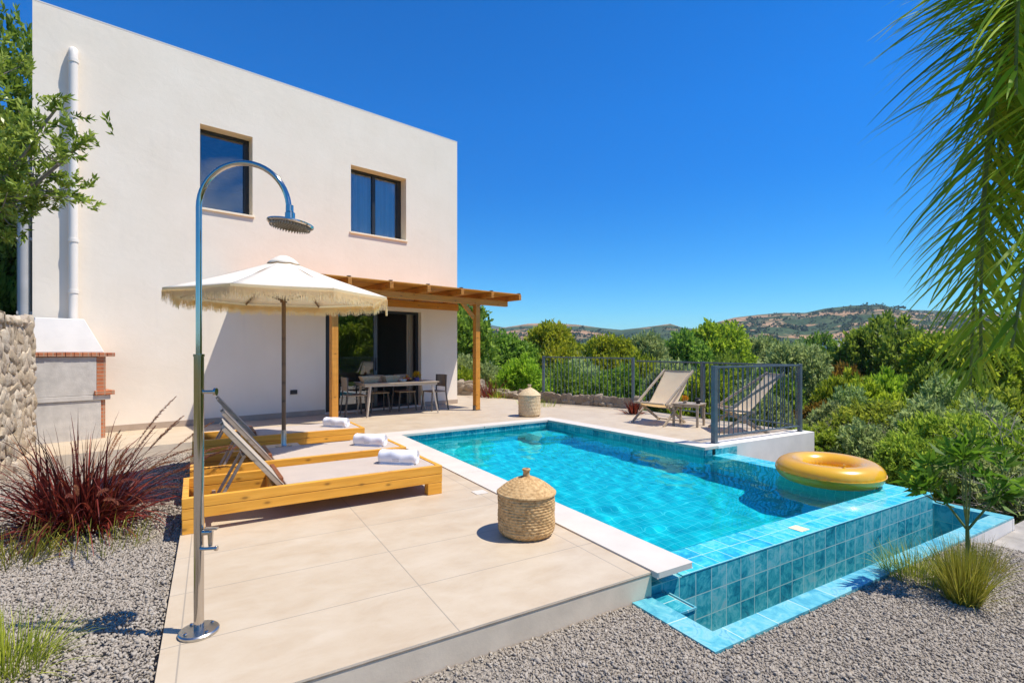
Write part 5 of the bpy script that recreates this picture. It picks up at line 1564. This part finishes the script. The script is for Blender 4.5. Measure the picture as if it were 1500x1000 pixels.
for i, a in enumerate((
    ((2.75, 2.5, 3.95), (2.42, 2.5, 3.3), (2.40, 2.45, 1.42)),
    ((2.90, 2.6, 3.90), (2.62, 2.7, 3.1), (2.62, 2.75, 1.30)),
    ((2.95, 2.4, 3.85), (2.60, 2.25, 3.0), (2.30, 2.2, 1.50)),
    ((2.80, 2.6, 4.2), (2.62, 2.6, 3.7), (2.72, 2.68, 2.2)),
    ((2.75, 2.3, 4.20), (2.30, 2.2, 3.8), (2.22, 2.1, 2.55)),
    ((2.95, 2.5, 3.9), (2.75, 2.5, 3.3), (2.70, 2.5, 1.9)),
    ((3.6, 2.6, 4.5), (4.0, 2.75, 4.0), (4.3, 2.8, 2.7)),
    ((4.0, 2.5, 4.6), (4.8, 2.5, 4.1), (5.0, 2.5, 2.4)))):
    frond(*a, seed=100 + i)

# ------------------------------------------------------------------ grasses, sapling, small plants
def gl_world(px, py, z):
    p = at(px, py, z); return p
p = at(118, 772, -.07)
rgr = thing('red_fountain_grass', 'big burgundy fountain grass with rosy plumes on the gravel by the barbecue', 'ornamental grass', (p.x, p.y, -.08), 0)
tuft('blades', rgr, M['leaf_red'], 41, 820, .30, (.45, 1.10), .95, .0092, (1.0, 3.0), (.42, .26), 9)
tuft('tall_blades', rgr, M['leaf_red'], 44, 50, .22, (.7, 1.05), .55, .007, (.6, 1.8), (.6, .25), 8)
rng = np.random.default_rng(42)
for k in range(26):
    a = rng.uniform(-1.1, .9); th = rng.uniform(.50, 1.0)
    if k % 4 == 0: a = rng.uniform(0, 6.28)
    d = np.array([[math.sin(th) * math.cos(a), math.sin(th) * math.sin(a), math.cos(th)]])
    L = rng.uniform(1.05, 1.5); pos = np.array([[.1 * math.cos(a), .1 * math.sin(a), 0]]); P_ = [Vector(pos[0])]; dd = Vector(d[0]); b_ = rng.uniform(.35, 1.1); n = 16
    for i in range(n):
        P_.append(P_[-1] + dd * (L / n)); dd = (dd + Vector((0, 0, -1)) * b_ * (.2 + 1.5 * i / n) / n).normalized()
    q0 = 10.2; base, dirs, lns = [], [], []
    for i in range(380):
        t = rng.uniform(q0, n - .01); i0 = int(t); pp = P_[i0].lerp(P_[i0 + 1], t - i0); tg = (P_[i0 + 1] - P_[i0]).normalized()
        k_ = math.sin(math.pi * (t - q0) / (n - q0)) ** .5
        base.append(tuple(pp)); dirs.append(tuple(tg * 1.1 + Vector(norm(rng.normal(size=3))) * .75)); lns.append(.026 * (.35 + .65 * k_))
    v, f = leaves(np.array(base), np.array(dirs), lns, np.array(lns) * .07, rng)
    ob = np_mesh('plume', v, f, M['plume'], rgr, tint=np.clip(rng.normal(.5, .2, len(f)), 0, 1))
    MB().tube(P_, [.0016] * len(P_), 4).build('stalk', M['leaf_red'], ob)
rgr.scale = (.93, .93, .93)
gt = [(at(150, 800, -.06), 150, .30, (.10, .26), 'low green grass at the right foot of the burgundy grass'),
      (at(20, 822, -.05), 190, .22, (.12, .34), 'green grass tuft at the left edge below the burgundy grass'),
      (at(10, 985, -.03), 420, .16, (.12, .30), 'yellow green grass tuft in the lower left corner')]
for i, (p, n, r, L, lab_) in enumerate(gt):
    t = thing('grass_tuft', lab_, 'grass', p, 0, 'small grass tufts on the gravel')
    tuft('blades', t, M['leaf_grass'], 60 + i, n, r, L, .7, .003, (.3, 1.5), (.35, .2))
p = at(1412, 893, -.27)
t = thing('grass_clump', 'yellow green grass clump around the foot of the sapling', 'grass', (p.x, p.y, gfz(*PO.l(p))), 0)
tuft('blades', t, M['leaf_grass'], 71, 900, .085, (.22, .46), .33, .0026, (.15, 1.0), (.5, .22))
p2 = at(1345, 855, -.27)
t = thing('grass_clump', 'lower spreading grass clump left of the sapling by the channel rim', 'grass', (p2.x, p2.y, gfz(*PO.l(p2))), 0)
tuft('blades', t, M['leaf_grass'], 72, 520, .20, (.12, .28), .60, .0024, (.2, 1.3), (.42, .22))
p3 = at(1440, 840, -.28)
t = thing('grass_clump', 'small grass clump right of the sapling near the concrete kerb', 'grass', (p3.x, p3.y, gfz(*PO.l(p3))), 0)
tuft('blades', t, M['leaf_grass'], 73, 260, .12, (.12, .28), .55, .0024, (.2, 1.2), (.45, .22))
# sapling
s_p = at(1417, 875, -.27)
sa = thing('sapling', 'young forked sapling with dark green leaf bunches growing out of the grass', 'sapling', (s_p.x, s_p.y, gfz(*PO.l(s_p))), 0)
mb = MB(); rng = np.random.default_rng(77); tips = []
mb.tube([(0, 0, -.05), (.004, 0, .2), (0, 0, .42)], [.016, .013, .011], 8)
for e, r_ in (((.0, .02, .98), .008), ((-.22, .03, .86), .008), ((.22, -.03, .84), .008), ((-.12, -.10, .92), .006), ((.12, .12, .93), .006), ((.30, .05, .70), .006), ((-.30, -.04, .72), .006)):
    e = Vector(e); b = Vector((0, 0, .42)) if abs(e.x) < .28 else Vector((e.x * .35, e.y * .35, .58)); m = b.lerp(e, .5) + Vector((e.x * .12, 0, -.03))
    mb.tube([b, m, e], [r_, r_ * .8, r_ * .35], 6)
    for k in range(4):
        t = rng.uniform(.45, 1); q = (m.lerp(e, (t - .5) * 2) if t > .5 else b.lerp(m, t * 2)); d = Vector((rng.normal(0, .5), rng.normal(0, .5), rng.uniform(.1, .7))).normalized()
        tp_ = q + d * rng.uniform(.04, .14); mb.tube([q, tp_], [.0035, .002], 5); tips.append((tp_, d))
    tips.append((e, (e - b).normalized()))
mb.build('stem', M['stem_green'], sa)
P = np.array([t[0] for t in tips]); N = np.array([t[1] for t in tips])
v, f, ti = shoots(rng, P, N, 11, .115, .13, .05, .80, .15)
np_mesh('leaf_bunch', v, f, M['leaf_sapling'], sa, tint=ti)
# red leaved plants behind the low wall and by the railing
for i, (px, py, dz, s, lab_) in enumerate(((716, 578, 0, 1.25, 'spiky dark red plant behind the pergola post foot'), (688, 574, 0, .8, 'smaller spiky red plant beside the house corner stones'), (934, 602, 0, .55, 'low dark red plant at the middle railing post'))):
    z = .1; p = at(px, py, z)
    t = thing('red_cordyline', lab_, 'plant', (p.x, p.y + .35, -.3 if i < 2 else -.1), 0, 'dark red spiky plants')
    tuft('blades', t, M['leaf_red'], 80 + i, 170, .10 * s, (.5 * s, .85 * s), .6, .016, (.2, 1.0), (.5, .25))
for i, (px, py, s) in enumerate(((735, 580, .9), (778, 588, .8), (800, 592, .7))):
    p = at(px, py, .1)
    t = thing('strap_plant', ['bright strap leaved plant left of the pale basket', 'strap leaved plant behind the pale basket lid', 'strap leaved plant at the left post of the long railing'][i], 'plant', (p.x, p.y + .5, -.45), 0, 'strap leaved plants behind the low wall')
    tuft('blades', t, M['leaf_bright'], 90 + i, 160, .12, (.5 * s, 1.0 * s), .5, .014, (.2, .9), (.55, .2))

# yellow flowers on the tables
def bouquet(parent, z, r, n, seed):
    rng = np.random.default_rng(seed); d = norm(rng.normal(size=(n, 3)) + np.array([0, 0, .8])); P = d * rng.uniform(.4, 1, (n, 1)) * r + np.array([0, 0, z])
    v, f = leaves(P, d + rng.normal(0, .5, (n, 3)), .03 * np.ones(n), .012 * np.ones(n), rng)
    np_mesh('flowers', v, f, M['flower'], parent, tint=rng.uniform(0, 1, n))
M['flower'] = foliage('yellow_petal', (.55, .26, .01), (.70, .40, .015), (.80, .50, .04))
bouquet(fp, .12, .095, 260, 1); bouquet(fl, .08, .06, 160, 2)

# ------------------------------------------------------------------ far wood, hillside scrub, far houses
def far_mass(name, label, seed, n, r0, r1, size, per, leaf, mat, minr=0, jitter=None):
    rng = np.random.default_rng(seed)
    r = np.exp(rng.uniform(math.log(r0), math.log(r1), n)); px = rng.uniform(520, 1700, n)
    y = r; x = (px - CX) / F * y
    z = terrain(x, y); ok = edge_dist(x, y) > 6; x, y, z = x[ok], y[ok], z[ok]; n = len(x)
    s = size * np.exp(rng.normal(0, .3, n)) if jitter is None else size * rng.uniform(*jitter, n)
    d = norm(rng.normal(size=(n, per, 3)) + np.array([0, 0, .35])); d[..., 2] = np.abs(d[..., 2])
    lump = 1 + .25 * np.sin(d[..., 0:1] * 5 + x[:, None, None]) * np.cos(d[..., 1:2] * 4 + y[:, None, None])
    P = np.stack([x, y, z], -1)[:, None] + d * lump * (s[:, None, None] * np.array([1, 1, .85]))
    nd = d + rng.normal(0, .6, d.shape)
    v, f = leaves(P.reshape(-1, 3), nd.reshape(-1, 3), (leaf * np.repeat(s, per)), (leaf * .42 * np.repeat(s, per)), rng)
    ti = np.clip(np.repeat(rng.normal(.42, .2, n), per) + rng.normal(0, .12, n * per), 0, 1)
    o = np_mesh(name, v, f, mat, tint=ti)
    return tag(o, label, kind='stuff')
far_mass('far_wood', 'far belt of mixed green trees filling the valley', 51, 900, 62, 420, 3.2, 170, .40, M['leaf_dark'])
far_mass('valley_scrub', 'lighter green trees mixed through the valley', 52, 500, 34, 300, 2.3, 170, .40, M['leaf_olive'])
far_mass('slope_scrub', 'low green undergrowth on the garden slope', 53, 420, 9.5, 34, .75, 200, .22, M['leaf_yellow'], jitter=(.5, 1.2))
far_mass('hill_scrub', 'dark scrub dotted over the far hills', 54, 2200, 430, 900, 2.4, 16, 1.0, M['leaf_far'])
for i, (px, py, w, lab_) in enumerate(((1214, 499, 16, 'tiny white flat roofed house in the valley, left of two'), (1236, 501, 22, 'longer tiny white house in the valley, right of two'))):
    dist = 330.; x = (px - CX) / F * dist; zt = CAM_H + (HY - py) / F * dist
    W_ = w / F * dist
    h = thing('far_house', lab_, 'house', (x, dist, zt - 4.5), R(8 * i), 'white houses far off in the valley')
    MB().box(-W_ / 2, W_ / 2, -3, 3, -6, 4.2).box(-W_ / 2 + 1, W_ / 2 - W_ * .4, -2.5, 2.5, 4.21, 6.3).build('wall', M['white_plaster'], h)
    wd = MB()
    for k in range(3): wd.box(-W_ * .35 + k * W_ * .28, -W_ * .35 + k * W_ * .28 + 1.2, -3.05, -2.99, 1.2, 3.0)
    wd.build('window', M['frame'], h)

# ------------------------------------------------------------------ air
hz = MB().box(-5600, 5600, -5600, 5600, -40, 245).build('haze', None or bpy.data.materials.new('haze_air'))
hm = hz.data.materials[0]; hm.use_nodes = True
hn = hm.node_tree.nodes; hn.remove(hn['Principled BSDF'])
pv = hn.new('ShaderNodeVolumePrincipled'); pv.inputs['Density'].default_value = 0.00015; pv.inputs['Color'].default_value = (.66, .84, 1.0, 1); pv.inputs['Anisotropy'].default_value = 0.0
hm.node_tree.links.new(pv.outputs[0], hn['Material Output'].inputs['Volume'])
tag(hz, 'thin blue haze over the valley', kind='stuff')
